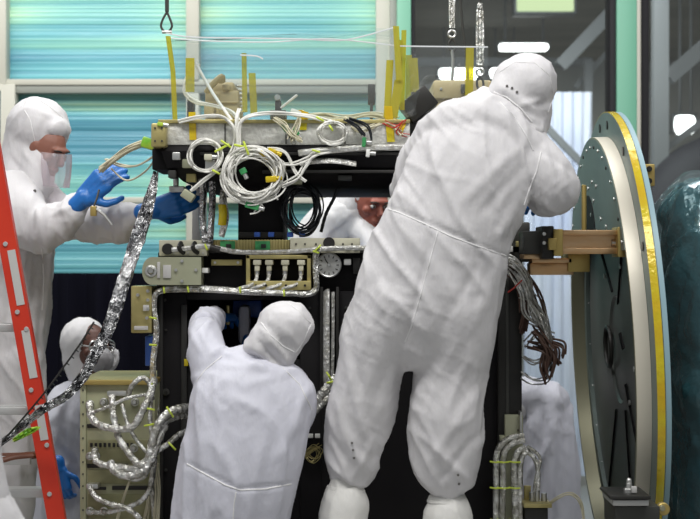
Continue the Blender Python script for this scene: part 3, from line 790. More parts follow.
wire('foil_cable', 'short foil-wrapped cable with amber patch beside the black pillar', 'cable',
     [([(226,185,5.95),(224,200,5.95),(226,218,5.95),(222,236,5.95)],2)], FOIL, .011, 2)
tag(MB().tube([W(222,205,5.92),W(223,214,5.915),W(222,225,5.92)], .018, 10, 3, flat=.5).build('amber_patch', KAPTON), 'amber tape patch wrapped on cables left of the black pillar', 'tape')
wire('connector_lead', 'white leads with grey plug hanging at lower left of the small coil', 'cable',
     [([(220,170,5.82),(205,180,5.82),(192,192,5.8)],5)], WHITEW, .003, 1.6)
c = tag(MB().pbox(181,191,194,200,5.78,5.83,.004, rot=.6).build('connector_plug', OLIVE), 'olive grey plug at the end of white leads near the gloved hand', 'plug')
def plug(x, y, D, m, label, w=6, h=5, rot=.5, body=SILV):
    t = tag(MB().pbox(x-w/2,y-h/2,x+w/2,y+h/2,D,D+.03,.003, rot=rot).build('cable_plug', m), label, 'plug')
    v = Vector((math.cos(rot),0,-math.sin(rot))); MB().cyl(W(x,y,D+.012)+v*w*.5*S(D), v, .008, .02, 10).build('plug_collar', body, t)
    return t
plug(265,155,5.79,GREEN,'green plug inside the large white coil', 8,6)
plug(243,171,5.79,GREEN,'green plug lying on the left strands of the large coil', 6,7,1.1)
plug(252,206,5.79,GREEN,'flat green plug below the large white coil', 14,6,.25)
plug(268,158,5.81,CREAM,'cream plug tucked in the centre of the large coil', 5,4,-.3)
plug(271,179,5.775,KAPTON,'amber tape flag on the lower strands of the large coil', 11,6,-.1,KAPTON)
plug(262,153,5.775,KAPTON,'small amber flag at the top of the large coil', 5,4,.8,KAPTON)
plug(272,151,5.775,KAPTON,'amber flag right of the top of the large coil', 9,5,.4,KAPTON)
plug(208,157,5.80,CREAM,'cream plug seen through the smaller coil', 8,6,0)
plug(160,124,5.79,GREENT,'yellow-green taped plug on the tray corner', 6,4,.2)
for i,(x,y,r_) in enumerate(((284,128,.9),(290,135,1.1),(296,131,1.0))):
    plug(x,y,5.80,GREEN if i != 1 else BLACK2,('upper green plug in the cluster','black plug in the middle of the cluster','right-hand green plug in the cluster')[i]+' on the tray front',9,4,r_)
wire('wire_bundle', 'thin wires around the green plugs on the tray front', 'wires', [([(275,118,5.8),(285,124,5.79),(292,133,5.79),(302,140,5.79)],7),([(290,140,5.79),(296,128,5.79),(300,118,5.8)],4)], CREAMW, .0022, 2.6)
plug(364,142,5.79,GREEN,'green plug at the lower end of the dark leads on the tray', 4,10,.1)
plug(368,153,5.79,WHITEP,'white plug tip just below the green plug on the tray', 4,8,.1)
wire('dark_lead', 'dark green leads draped down the tray front beside the flat coil', 'cable', [([(345,120,5.8),(356,126,5.8),(364,136,5.8)],3),([(350,118,5.8),(368,126,5.8),(372,140,5.8)],2)], BLACKW, .0032, 1.5)
wire('wire_bundle', 'tangle of pale wires lying on the tray under the film at right', 'wires',
     [([(300,118,5.95),(322,114,5.95),(345,118,5.92),(370,114,5.95),(396,119,5.9)],9),([(345,118,5.9),(360,130,5.82),(385,122,5.85),(402,134,5.82)],4)], CREAMW, .0026, 3)
wire('red_lead', 'thin red and pink leads on the tray corner near the tallest worker', 'cable', [([(384,122,5.83),(395,127,5.82),(405,121,5.82),(398,132,5.82),(408,136,5.84)],3)], REDW, .0016, 2.4)
# strips of white crumpled film on the tray
tag(MB().pbox(290,110,304,117,6.0,6.03,.003,rot=.3).build('white_clip', WHITEP), 'small white clip standing on the tray right of the pivot bracket', 'clip')

# foil harness along the deck
wire('foil_harness', 'foil-wrapped harness running along the top of the black front panel and down its left corner', 'cable',
     [([(154,519,5.93),(153,470,5.93),(156,420,5.93),(152,370,5.93),(155,330,5.93),(153,302,5.93),(158,291,5.93),(180,289,5.93),(215,290,5.92),(250,292,5.91),(290,293,5.92),(302,294,5.93),(314,290,5.93),(315,275,5.92),(315,256,5.92),(318,249,5.91)],3)],
     FOIL, .0085, 1.6, ties=((164,290,5.91,1.5,6),(188,289,5.91,1.4,6),(240,290,5.9,1.5,6),(284,293,5.9,1.5,6),(316,252,5.9,.3,6),(153,318,5.91,.2,7),(153,345,5.91,.1,7),(153,380,5.91,.2,7),(155,440,5.91,.2,7),(153,490,5.91,.2,7)))
wire('foil_harness', 'thin white sleeve running along the deck edge strip', 'cable',
     [([(172,250,5.91),(190,248,5.91),(205,246,5.91),(222,249,5.91),(240,252,5.93),(285,252,5.93),(320,249,5.91),(345,248,5.91),(366,248,5.91)],1)], FOILW, .009, .3,
     ties=((318,248,5.895,-.8,8),(206,247,5.895,1.2,6)))
tag(MB().tube([W(210,247,5.9),W(220,250,5.9)], .011, 10, 1, smooth=False).build('black_sleeve', BLACK2), 'black sleeve on the white cable above the silver bar', 'sleeve')

# gold connector box on the body's left corner
c = part(MB().pbox(131, 286, 152, 333, 5.93, 6.1, .004), 'gold_side_box', GOLDB)
for (x,y) in ((138,295),(148,291),(148,300),(148,309),(147,318)): MB().cyl(W(x,y,5.929), (0,-1,0), 1.7*S(6), .01, 12).build('round_connector', SILV, c)
MB().pbox(143,305,149,311,5.92,5.93,.001).build('small_label', LABEL, c); MB().pbox(134,326,148,330,5.925,5.93,.001).build('small_label', LABEL, c)
part(MB().pbox(145, 336, 153, 366, 6.0, 6.1, .004), 'blue_bracket', BLUEP)

# electronics box at lower left
eb = thing('electronics_box', 'greenish electronics box with brass top edge, bristling with foil cables, at lower left', 'electronics box', (W(118,519,5.85).x, 6.0, 0))
MB().pbox(80, 384, 155, yb-20, 5.84, 6.3, .004).build('body', PANELG, eb)
MB().pbox(78, 380, 155, 385, 5.82, 6.32, .003).build('brass_top_edge', GOLD, eb, 'brass coloured top edge')
MB().pbox(80, 385, 86, yb-20, 5.832, 5.84, .001).build('side_flange', PANELG, eb)
for y in range(390, 520, 12): MB().cyl(W(83,y,5.832), (0,-1,0), .9*S(5.85), .003, 8).build('screw', DARKG, eb)
for (a,b,c_,d) in ((87,424,120,428),(87,464,128,468),(112,486,150,490),(88,487,106,490)): MB().pbox(a,b,c_,d,5.834,5.842,.001).build('slot', BLACK2, eb)
for (a,b,c_,d) in ((88,440,152,462),(88,470,152,484),(88,494,152,519)): MB().pbox(a,b,c_,d,5.833,5.842,.002).build('cover_plate', PANELD, eb)
for k in range(10):
    MB().pbox(90+k*4.5,443,92.5+k*4.5,447,5.829,5.835,.0005).build('printed_mark', BLACK2, eb)
for (x,y) in ((90,404),(104,402),(90,456),(96,456),(90,511),(104,511),(135,402),(134,448)):
    k = MB().cyl(W(x,y,5.84), (0,-1,0), 4.2*S(5.85), .015, 20).build('round_connector', OLIVE, eb)
    MB().torus(W(x,y,5.825), (0,1,0), 3.4*S(5.85), .003, 20).build('ring', SILV, k); MB().cyl(W(x,y,5.826), (0,-1,0), 2*S(5.85), .02, 14).build('plug_core', SILV, k)
MB().pbox(107,391,126,396,5.80,5.84,.003).build('wide_connector', SILV, eb)
MB().pbox(86,484,98,489,5.79,5.84,.003).build('wide_connector', SILV, eb)
for x in (-.1, .1):
    MB().box((W(118,0,5.85).x+x-.02,5.95,0),(W(118,0,5.85).x+x+.02,6.2,ZC-(yb-20-259.5)*S(5.84)),.003).build('support_leg', ALU, eb)
hub = (152,452,5.70)
def fcable(label, pts, r=.0105, ties=(), m=FOIL):
    mb = MB(); mb.tube([W(*p) for p in pts], lambda t: r*(1+.10*math.sin(t*60)), 10, 9)
    o = tag(mb.build('foil_cable', m), label, 'cable')
    for (x,y,d,a,l) in ties:
        c_, s_ = math.cos(a)*l/2, math.sin(a)*l/2; MB().tube([W(x-c_,y-s_,d),W(x,y,d-.008),W(x+c_,y+s_,d)], .0035, 6, 2).build('cable_tie', TIE, o)
    return o
fcable('foil cable sagging right from the topmost left connector of the greenish box', [(90,404,5.80),(91,415,5.76),(98,424,5.74),(115,429,5.72),(132,427,5.7),(142,412,5.7),(150,395,5.72),(154,380,5.8)], .013)
fcable('foil cable falling from the wide silver connector of the greenish box', [(112,396,5.8),(113,412,5.77),(116,428,5.75),(120,440,5.72),(130,455,5.7),(140,465,5.68),(150,462,5.68)], .012)
fcable('foil cable looping over the upper right of the greenish box', [(128,398,5.79),(132,386,5.76),(142,378,5.76),(150,384,5.76),(152,400,5.76)], .009)
fcable('thin foil cable crossing the upper middle of the greenish box', [(91,413,5.75),(110,406,5.73),(128,398,5.72),(150,394,5.74)], .006)
fcable('foil cable from the middle left connector of the greenish box, running right', [(95,449,5.80),(95,458,5.76),(101,464,5.73),(118,467,5.71),(136,468,5.69),(148,458,5.68),(152,448,5.68)], .012)
fcable('thick foil cable bowing under the middle of the greenish box', [(110,462,5.72),(116,472,5.70),(130,476,5.69),(144,470,5.68),(152,458,5.68),(158,440,5.69),(165,425,5.72)], .014)
fcable('foil cable from the low silver connector of the greenish box', [(90,487,5.79),(96,497,5.76),(110,504,5.74),(126,508,5.73),(140,519,5.73),(146,535,5.74)], .0095)
fcable('lowest foil cable rising from the bottom right of the greenish box', [(92,512,5.80),(108,512,5.76),(128,507,5.74),(142,500,5.73),(150,488,5.72),(153,466,5.70)], .009)
fcable('foil cable falling behind the hub at the box\'s right side', [(150,460,5.72),(146,475,5.74),(136,480,5.75),(126,478,5.76)], .007)
fcable('slim vertical foil cable at the right edge of the greenish box', [(152,385,5.8),(150,420,5.76),(155,455,5.74),(152,490,5.78),(156,540,5.85)], .008)
fcable('slim foil cable slanting down the right half of the greenish box', [(122,404,5.78),(128,425,5.75),(138,442,5.73),(150,456,5.70)], .007)
fcable('long foil cable rising from the box to the worker\'s left side, topmost of three', [(150,455,5.68),(156,430,5.68),(166,415,5.7),(178,409,5.72),(190,408,5.78)], .015, ties=((152,384,5.7,.3,0.1),(170,412,5.68,1.0,12)))
fcable('long foil cable rising from the box to the worker\'s left side, middle of three', [(146,462,5.69),(154,442,5.69),(163,424,5.71),(176,417,5.74),(190,414,5.8)], .012)
fcable('long foil cable rising from the box to the worker\'s left side, lowest of three', [(140,468,5.70),(156,452,5.7),(168,444,5.72),(180,434,5.76),(192,430,5.82)], .010, ties=((172,446,5.69,.8,10),(150,409,5.7,.2,9),(149,425,5.7,-.2,9)))
wire('wire_bundle', 'many thin pale wires falling along the lower right edge of the greenish box', 'wires',
     [([(155,462,5.78),(152,485,5.8),(148,505,5.8),(143,535,5.8)],5),([(153,462,5.78),(157,490,5.8),(156,535,5.8)],6),([(135,468,5.76),(125,500,5.78),(115,530,5.8)],2)], CREAMW, .003, 3)

# foil bundle passing behind the front worker to the right
fcable('thick foil cable emerging right of the front worker\'s shoulder', [(300,412,5.9),(315,402,5.88),(325,390,5.87),(336,376,5.88)], .016, ties=((329,376,5.86,1,9),(331,382,5.86,-.2,8)))
fcable('second foil cable just below the thick one, right of the front worker', [(300,424,5.9),(316,410,5.88),(328,398,5.87),(338,388,5.88)], .012)
wire('wire_bundle', 'thin gold wire tangle hanging on the black panel between the two white workers', 'wires', [([(306,452,5.96),(314,446,5.96),(320,452,5.96),(314,460,5.96),(308,454,5.96),(320,446,5.96)],5)], GOLDB, .0012, 3)
fcable('dark lead with small connector crossing behind the deck, by the bending worker', [(340,184,6.05),(334,198,6.06),(326,214,6.07),(321,232,6.08)], .006, m=BLACKW)

# gold arm between the body and the disc
arm = thing('gold_support_arm', 'pair of copper-gold beams joining the black body to the big disc', 'support arm', W(575, 272, 5.9))
def ibeam(x0, x1, y0, y1, D, nm):
    mb = MB(); mb.pbox(x0, y0, x1, y0+5, D, D+.11, .002); mb.pbox(x0, y1-6, x1, y1, D, D+.11, .002); mb.pbox(x0, y0+4, x1, y1-5, D+.045, D+.06, 0)
    mb.pbox(x0, (y0+y1)/2-1, x1, (y0+y1)/2, D+.038, D+.05, 0); return mb.build(nm, COPPER, arm)
ibeam(562, 622, 230, 254, 5.72, 'upper_beam')
mb = MB(); mb.pbox(532, 258, 572, 263, 5.85, 5.97, .002); mb.pbox(530, 263, 574, 275, 5.86, 5.96, .003); mb.build('lower_beam', COPPER, arm)
MB().pbox(524, 254, 542, 259, 5.80, 5.95, .002).build('bracket_plate', COPPER, arm)
c = MB().pbox(524, 231, 543, 254, 5.78, 5.96, .004).build('dark_block', DARKG, arm)
c2 = MB().pbox(542, 226, 554, 259, 5.72, 5.92, .004).build('dark_flange', BLACK2, arm)
for y in (234, 243): MB().cyl(W(544,y,5.72), (0,-1,0), 1.8*S(5.8), .01, 12).build('bolt', SILV, c2)
MB().pbox(549, 238, 557, 250, 5.68, 5.76, .003).build('gold_nut_block', GOLD, arm)
MB().pbox(554, 229, 563, 256, 5.70, 5.84, .003).build('gold_flange', GOLD, arm)
c = MB().pbox(618, 227, 627, 257, 5.70, 5.84, .003).build('end_flange', GOLD, arm)
MB().cyl(W(617,243,5.76), (-1,0,0), .012, .02, 12).build('bolt', SILV, c)
MB().pbox(568, 252, 590, 272, 5.85, 6.05, .004).build('gusset', GOLD, arm)
MB().cyl(W(584,185,5.95), (0,0,-1), .009, (230-185)*S(5.95), 10).build('amber_rod', GOLD, arm)

# brown and silver cables beneath the arm
wire('cable_bundle', 'thick brown cable bundle arching down from the gold arm beside the black body', 'cables',
     [([(500,262,5.9),(516,266,5.88),(527,282,5.88),(528,300,5.9),(522,330,5.95)],9),([(497,268,5.92),(512,274,5.9),(522,290,5.9),(524,310,5.92)],6),([(505,262,5.9),(525,275,5.9),(538,300,5.9),(545,330,5.9)],4)], BROWNW, .0038, 4, .03)
wire('cable_bundle', 'silver and cream cables looping over the brown bundle beside the black body', 'cables',
     [([(498,256,5.86),(515,264,5.84),(526,280,5.84),(530,302,5.85),(540,318,5.86),(548,340,5.88)],10),([(512,268,5.85),(524,290,5.85),(528,310,5.86),(540,322,5.87)],6),([(500,258,5.85),(508,262,5.84),(520,272,5.84),(528,292,5.86)],6)], FOILW, .0036, 5, .03)
wire('wire_loop', 'long loops of grey wire hanging between body and disc', 'cables',
     [([(524,300,5.9),(538,312,5.9),(550,335,5.9),(556,360,5.9),(550,378,5.9),(534,382,5.9),(524,374,5.9)],3),([(530,320,5.92),(544,328,5.92),(548,350,5.92),(536,362,5.92),(524,356,5.92)],4),([(526,346,5.9),(540,332,5.9),(556,336,5.9)],3),([(520,296,5.88),(534,300,5.88),(545,320,5.87),(550,345,5.88)],5)], SILV, .0028, 4, .03)
wire('cable_bundle', 'dark brown cable ends hanging in a clump between body and disc', 'cables',
     [([(535,330,5.88),(545,342,5.87),(552,356,5.87),(548,374,5.88)],9),([(548,340,5.88),(560,345,5.87),(561,356,5.88)],4),([(545,350,5.87),(544,368,5.87),(547,382,5.88)],4),([(528,345,5.88),(545,350,5.87),(558,362,5.88)],6)], BROWNW, .0040, 4, .03)
wire('red_lead', 'thin red wire crossing the cable bundle below the arm', 'cable', [([(508,292,5.8),(514,288,5.8),(522,280,5.8)],1)], REDW, .003, .2)

# bracket with foil cables at lower right
br = thing('cable_bracket', 'grey-green bracket plate with foil cables fanning down, at the lower right corner of the body', 'bracket', W(514, 519, 5.93))
MB().pbox(505, 415, 523, 560, 5.93, 5.965, .003).build('plate', OLIVE, br)
MB().pbox(520, 412, 522, 434, 5.90, 5.97, .002).build('lip', SILV, br)
for y in (430,458,495): MB().cyl(W(518,y,5.93), (0,-1,0), .9*S(5.9), .004, 8).build('screw', DARKG, br)
MB().pbox(500, 436, 505, 441, 5.91, 5.95, .002).build('tab', OLIVE, br)
for i, (pts, r) in enumerate((([(524,436),(514,437),(504,442),(497,454),(496,480),(496,545)],.011),([(525,440),(514,443),(506,450),(503,462),(503,490),(501,545)],.011),([(526,448),(518,452),(514,466),(515,495),(516,545)],.012),([(527,452),(522,458),(520,480),(521,545)],.009),([(526,450),(534,458),(538,470),(538,490)],.008),([(527,446),(540,458),(536,478),(534,492)],.006))):
    k = MB().tube([W(x,y,5.89-.004*i) for x, y in pts], r, 10, 8).build('foil_cable', FOIL, br)
    if i < 3:
        for y in (462, 488, 520): x = (496,503,515)[i]; MB().tube([W(x-6,y-.5,5.873),W(x,y+.5,5.865),W(x+6,y,5.873)], .003, 6, 2).build('cable_tie', TIE, k)
sh = thing('connector_shelf', 'small gold shelf with silver connectors beside the grey-green bracket', 'shelf bracket', W(537, 519, 5.95))
MB().pbox(524, 504, 552, 508, 5.85, 5.99, .002).pbox(524, 486, 531, 506, 5.97, 5.99, .002).build('shelf_plate', GOLDB, sh)
for x, h in ((532,12),(537,14),(544,11)): MB().cyl(W(x,504,5.92), (0,0,1), .010, h*S(5.92), 14).build('connector', SILV, sh)
MB().pbox(525, 508, 548, 560, 5.88, 5.98, .003).build('dark_box', DARKG, sh)
wire('wire_arc', 'thin yellow and white wires arching from the gold shelf toward the disc', 'wire', [([(549,505,5.9),(558,498,5.88),(570,494,5.86),(580,500,5.86),(584,516,5.86),(584,540,5.86)],4)], CREAMW, .0022, 1.4)

# ------------------------------------------------------------------ the big disc
disc = thing('antenna_ring', 'huge round grey-green disc on edge with white band and yellow taped rim, at right', 'disc', (.97, 6.3, 0))
CZ = ZC-(350-259.5)*S(6.3); TILT = Matrix.Rotation(math.radians(2.6), 3, 'Y')
Cc = Vector((.921, 6.3, CZ)); TI = Matrix.Rotation(math.radians(-2.6), 3, 'Y')
def dpt(ax, r, a):  # ax: distance behind the ring front, a: angle from up towards the camera
    return Cc+TI@Vector((ax, -r*math.sin(a), r*math.cos(a)))
def revolve(prof, name, m, n=120, parent=disc, a0=0, a1=2*PI, closed=True, **k):
    vs = []; fs = []; full = abs(a1-a0-2*PI) < 1e-6; q = len(prof); na = n if full else n+1
    for i in range(na):
        a = a0+(a1-a0)*i/n
        for (ax, r) in prof: vs.append(dpt(ax, r, a))
    for i in range(n):
        j = (i+1)%na
        for k2 in range(q if closed else q-1):
            l = (k2+1)%q; fs.append((i*q+k2, j*q+k2, j*q+l, i*q+l))
    if not full: fs.append(tuple(range(q))); fs.append(tuple((na-1)*q+k2 for k2 in range(q)))
    return MB().add(vs, fs).build(name, m, parent, **k)
R1 = .782; R2 = .870
fl = revolve([(.05,.70),(.05,R2),(.078,R2),(.078,.70)], 'flange', DISKG)
revolve([(.051,R2),(.051,R2+.003),(.076,R2+.003),(.076,R2)], 'yellow_tape', KAPTON, label='yellow tape around the rim')
revolve([(.079,R2-.02),(.079,R2+.001),(.096,R2+.001),(.096,R2-.02)], 'pale_blue_rim', PALEBL, label='pale blue rear rim')
revolve([(.001,R1),(.049,R1),(.049,R1-.004),(.001,R1-.004)], 'white_band', BANDW, label='off white band')
revolve([(.0,R1-.001),(.05,R1-.005),(.115,R1-.03),(.105,R1-.045),(.0,R1-.018)], 'ring_wall', KHAKI)
pl = revolve([(.075,0.0001),(.075,.19),(.066,.20),(.066,R1-.04),(.085,R1-.04),(.085,.0001)], 'disc_plate', PLATEG)
def onplate(a, r): return dpt(.064, r, a)
# cover segment closing the upper part of the ring, with an arched opening
mb = MB(); am = math.radians(62); rc = R1-.006; rings = []
for ax in (-.002, .006): rings.append([dpt(ax, rc, -am+2*am*i/48) for i in range(49)])
mb.loft(rings); cs = mb.build('cover_segment', DISKG, disc)
q = lambda ax, y, z: Cc+TI@Vector((ax, y, z))
mb = MB(); zc = rc*math.cos(am); rr = []
for ax in (-.005, -.002): rr.append([q(ax, .12+.17*math.cos(PI*i/24), zc+.01+.20*math.sin(PI*i/24)) for i in range(25)])
mb.loft(rr); mb.build('arched_opening', BLACK, cs)
for k in range(17):
    a = -am*.94+2*am*.94*k/16; MB().cyl(dpt(-.002, rc-.03, a), TI@Vector((-1,0,0)), .006, .004, 8).build('screw', SILV if k%3 else BLACK2, cs)
for (y, z) in ((-.1,.60),(0,.62),(.1,.60),(-.02,.55),(.05,.50),(-.18,.48),(-.3,.45),(.38,.42),(.42,.42),(.34,.42),(-.34,.40)):
    MB().cyl(q(-.002, y, z), TI@Vector((-1,0,0)), .008, .004, 8).build('screw', BLACK2 if y > .3 else SILV, cs)
# hub ring, slots, screws
nrm = (TI@Vector((-1,0,0)))
MB().torus(dpt(.058,0,0)+Vector((0,.18,0)), nrm, .075, .008, 40).build('hub_ring', BLACK2, pl)
for (a0,r0,a1,r1) in ((-.75,.62,-.25,.22),(.55,.60,.35,.18),(.9,.10,1.5,.14),(-2.75,.25,-2.55,.70),(2.6,.25,2.85,.60),(2.2,.2,2.3,.62)):
    MB().tube([onplate(a0,r0), onplate(a1,r1)], .008, 6, 1, smooth=False, flat=.4).build('slot', BLACK, pl)
for k in range(26):
    a = 2*PI*k/26+.1; MB().cyl(onplate(a, R1-.075), nrm, .008, .006, 8).build('screw', SILV, pl)
for (a,r) in ((.9,.45),(1.1,.5),(1.3,.42),(1.5,.52),(1.7,.38),(1.9,.5),(2.2,.3),(.5,.35),(-.4,.5),(-.7,.35),(.2,.62),(.1,.55)):
    MB().cyl(onplate(a, r), nrm, .010, .006, 8).build('screw', SILV, pl)
mb = MB(); c0 = onplate(-.28, .50); rr = []
for q in (0,.004):
    rr.append([c0+nrm*q+TI@Vector((0, -.09*math.cos(t), .11*math.sin(t))) for t in [2*PI*i/28 for i in range(28)]])
mb.loft(rr); mb.build('oval_opening', BLACK, pl)
for a in (.12,-.1,.55,1.1): MB().cyl(dpt(.049,.825,a), nrm, .016, .003, 14).build('flange_hole', BLACK2, fl)
c = MB().pbox(643,164,655,186,5.9,6.0,.004).build('gold_bracket', GOLD, disc)
for y in (169,181): MB().cyl(W(649,y,5.899), (0,-1,0), .010, .01, 12).build('bolt', BLACK2, c)
# clamp at the bottom of the disc
cl = MB().pbox(610, 496, 651, 499.5, 5.28, 5.5, .003).build('clamp_plate', BLACK2, disc)
MB().pbox(613, 500, 649, 506, 5.30, 5.52, .003).build('clamp_rail', ALU, disc); MB().pbox(615, 506, 660, 530, 5.32, 5.55, .006).build('clamp_block', DARKG, disc)
kn = MB().cyl(W(662,508,5.36), (0,-1,0), 6.5*S(5.3), .03, 20).build('knob', GOLD, disc); MB().cyl(W(662,508,5.33), (0,-1,0), 3*S(5.3), .01, 16).build('knob_cap', KHAKI, kn)
st = MB().cyl(W(629,496,5.36), (0,0,1), .018, .025, 16).cyl(W(629,489,5.36), (0,0,1), .010, .02, 14).build('pivot_stud', SILV, disc)
MB().ell(W(629,481,5.36), .009, .009, .010).build('pivot_ball', SILV, st)
MB().pbox(632,487,637,493,5.32,5.34,.001).build('white_tag', LABEL, st)
# stand of the disc
zb = CZ-R2-.01
sd = MB().box((.86,5.40,.12),(1.10,7.2,.20),.01).box((.90,5.9,.2),(1.06,6.7,zb+.06),.01).build('disc_stand', ALU, disc)
MB().box((.94,5.36,.2),(1.04,5.44,ZC-(530-259.5)*S(5.32)+.002),.006).build('clamp_post', DARKG, disc)
for x in (.76, 1.35):
    for y in (5.5, 7.1):
        MB().box((min(x,.98),y-.03,.12),(max(x,.98),y+.03,.18),.006).cyl((x,y,0), (0,0,1), .05, .12, 16).build('caster', DARKG, disc)

# crinkled teal film package at the right edge
mb = MB(); mb.limb([(706,205,6.25,34,.2),(704,260,6.25,42,.3),(712,360,6.25,50,.34),(712,470,6.25,46,.34),(712,560,6.25,50,.34),(712,720,6.25,50,.34)]); mb.limb([(668,215,6.3,10,.1),(690,205,6.3,18,.16),(720,214,6.3,18,.16)])
def crinkle(p, n):
    q = Vector((p.x*5, p.y*5, p.z*3.4)); w = noise.noise_vector(q*.6)*.8
    v = noise.voronoi(q+w)[0]
    v2 = noise.voronoi(q*2.3+w)[0]
    return .055*(v[1]-v[0]-.3)+.12*max(0, .18-(v[1]-v[0]))+.010*(v2[1]-v2[0]-.3)
org, _ = organic('film_covered_load', mb, TEALF, None, .017, 2, disp=crinkle)
clr, _ = organic('clear_wrap', mb, film('outer_clear_film', (.80,.93,.95), .14, .04, .08, 6), org, .02, 2, disp=lambda p, n: .028+crinkle(p*1.35, n)*.6)
tag(org, 'tall load wrapped in dark teal crinkled film behind the disc at the right edge', 'wrapped load')
mb = MB()
for i, pts in enumerate((((655,205),(665,220),(672,236)),((668,200),(668,225),(660,250)),((690,198),(680,218),(668,240)),((655,262),(672,252),(690,232)),((668,196),(690,203),(702,200)),((655,300),(662,285),(676,270)),((700,290),(680,305),(668,330)))):
    pass

# stepladder in red at left
lad = thing('stepladder', 'stepladder with red rail and grey treads in front of the left worker', 'ladder', (W(-20,0,5.75).x, 5.9, 0))
DL = 5.70
def rail(x0, y0, x1, y1, D0, D1, w, nm, m=RED, parent=lad):
    """C-section rail between two points, w wide in px"""
    a = W(x0,y0,D0); b = W(x1,y1,D1); T = (b-a).normalized(); sx = T.cross(Vector((0,1,0))).normalized(); dz = sx.cross(T); h = w*S(D0)/2; d = .034
    prof = [(-h,-d/2),(h,-d/2),(h,d/2),(h-.006,d/2),(h-.006,-d/2+.006),(-h+.006,-d/2+.006),(-h+.006,d/2),(-h,d/2)]
    if dz.y < 0: pass
    f = lambda p: [p+sx*u+Vector((0,1,0))*v for u, v in prof]
    return MB().loft([f(a), f(b)]).build(nm, m, parent, smooth=False)
def lx(y): return -4.5+(y-170)*(57-(-4.5))/(519-170)
zf = 259.5+ZC/S(DL)
r1 = rail(lx(60), 60, lx(zf-2), zf-2, DL, DL, 17.5, 'red_rail')
for (ya, yb_) in ((250,305),(330,378),(405,440)):
    a = W(lx(ya)+1.5,ya,DL-.019); b = W(lx(yb_)+1.5,yb_,DL-.019); T = (b-a).normalized(); s = T.cross(Vector((0,1,0))).normalized()*4*S(DL)
    MB().loft([[a-s,a+s,a+s+Vector((0,.002,0)),a-s+Vector((0,.002,0))],[b-s,b+s,b+s+Vector((0,.002,0)),b-s+Vector((0,.002,0))]]).build('label_sticker', LABEL, r1, smooth=False)
for y in (244, 312, 329, 390, 445, 494): MB().cyl(W(lx(y)+(3 if y%2 else -3),y,DL-.016), (0,-1,0), .008, .006, 10).build('rivet', ALU, r1)
r2 = rail(-150-(lx(300)-20), 60, -150-(lx(zf)-20)-40, zf-2, DL, DL, 17.5, 'red_rail')
for y in (327, 410, 493, 576, 659):
    xr = lx(y); mb = MB(); mb.pbox(-120-(xr-30), y-3, xr, y+5, DL+.02, DL+.12, .004)
    for k in range(4): mb.pbox(-120-(xr-30), y-4, xr, y-2.6, DL+.03+k*.024, DL+.04+k*.024, 0)
    mb.build('tread', ALU, lad)
rail(-6, 90, -10, 259.5+ZC/S(6.1)-2, 5.85, 6.15, 12, 'rear_rail', ALU); rail(-160, 90, -190, 259.5+ZC/S(6.1)-2, 5.85, 6.15, 12, 'rear_rail', ALU)
MB().pbox(-185, 457, 30, 465, 5.80, 5.83, .003).build('cross_brace', ALU, lad)
tag(MB().tube([W(-60,470,5.66),W(-6,462,5.66),W(14,457,5.67),(W(33,455,5.69))], .012, 10, 4, flat=.5).build('brown_strap', LEATHER), 'brown leather strap lying across the ladder behind the red rail', 'strap')

# long crinkled foil strip hanging from the machine across the ladder
def ribbon(pts, w0, name, m, D=None, th=.004, amp=.008, seed=0):
    P = smooth_path([W(*p[:3]) for p in pts], 14); Wd = smooth_path([(p[3],0,0) for p in pts], 14); rings = []
    for i in range(len(P)):
        T = (P[min(i+1,len(P)-1)]-P[max(i-1,0)]).normalized(); s = T.cross(Vector((0,1,0))).normalized(); nn = s.cross(T); h = Wd[i].x*S(P[i].y)/2; ring = []
        m_ = 9
        for k in range(m_):
            u = -1+2*k/(m_-1); ring.append(P[i]+s*h*u*(1+.12*noise.noise(Vector((i*.35,k*.1,seed))))+nn*(amp*noise.noise(Vector((u*2.2,i*.42,seed)))*2.2+.012*(1-u*u)))
        for k in range(m_-1,-1,-1):
            u = -1+2*k/(m_-1); ring.append(P[i]+s*h*u*.98+nn*(-.004+amp*noise.noise(Vector((u*2.2,i*.42,seed)))*2.2))
        rings.append(ring)
    return MB().loft(rings).build(name, m)
o = ribbon([(156,172,5.85,5),(151,195,5.8,11),(141,228,5.75,15),(129,265,5.68,14),(118,300,5.6,14),(108,330,5.55,13),(96,352,5.5,12),(84,375,5.48,11),(66,396,5.5,9),(45,408,5.55,9),(25,424,5.6,7),(-10,452,5.6,6)], 0, 'foil_strip', FOILD, seed=3)
tag(o, 'long crinkled silver foil strip hanging from the machine down across the red ladder rail', 'foil strip')
mb = MB(); P = smooth_path([W(*p) for p in ((94,322,5.52),(80,344,5.5),(60,372,5.48),(45,392,5.47),(25,416,5.5),(2,442,5.52))], 9)
mb.tube(P, .0035, 6, 1, smooth=False)
for i in range(1, len(P)-1):
    T = (P[i+1]-P[i-1]).normalized(); s = T.cross(Vector((0,1,0))).normalized()
    if i%2: mb.tube([P[i], P[i]+s*.011], .0022, 4, 1, smooth=False)
tag(mb.build('toothed_strip', BLACK2), 'thin black toothed strip slanting in front of the kneeling worker and the ladder', 'strip')
tag(ribbon([(38,428,5.44,3),(28,432,5.46,7),(14,440,5.5,4)], 0, 'yellow_tape', GREENT, seed=5), 'short yellow-green tape tag on the foil strip left of the ladder rail', 'tape')
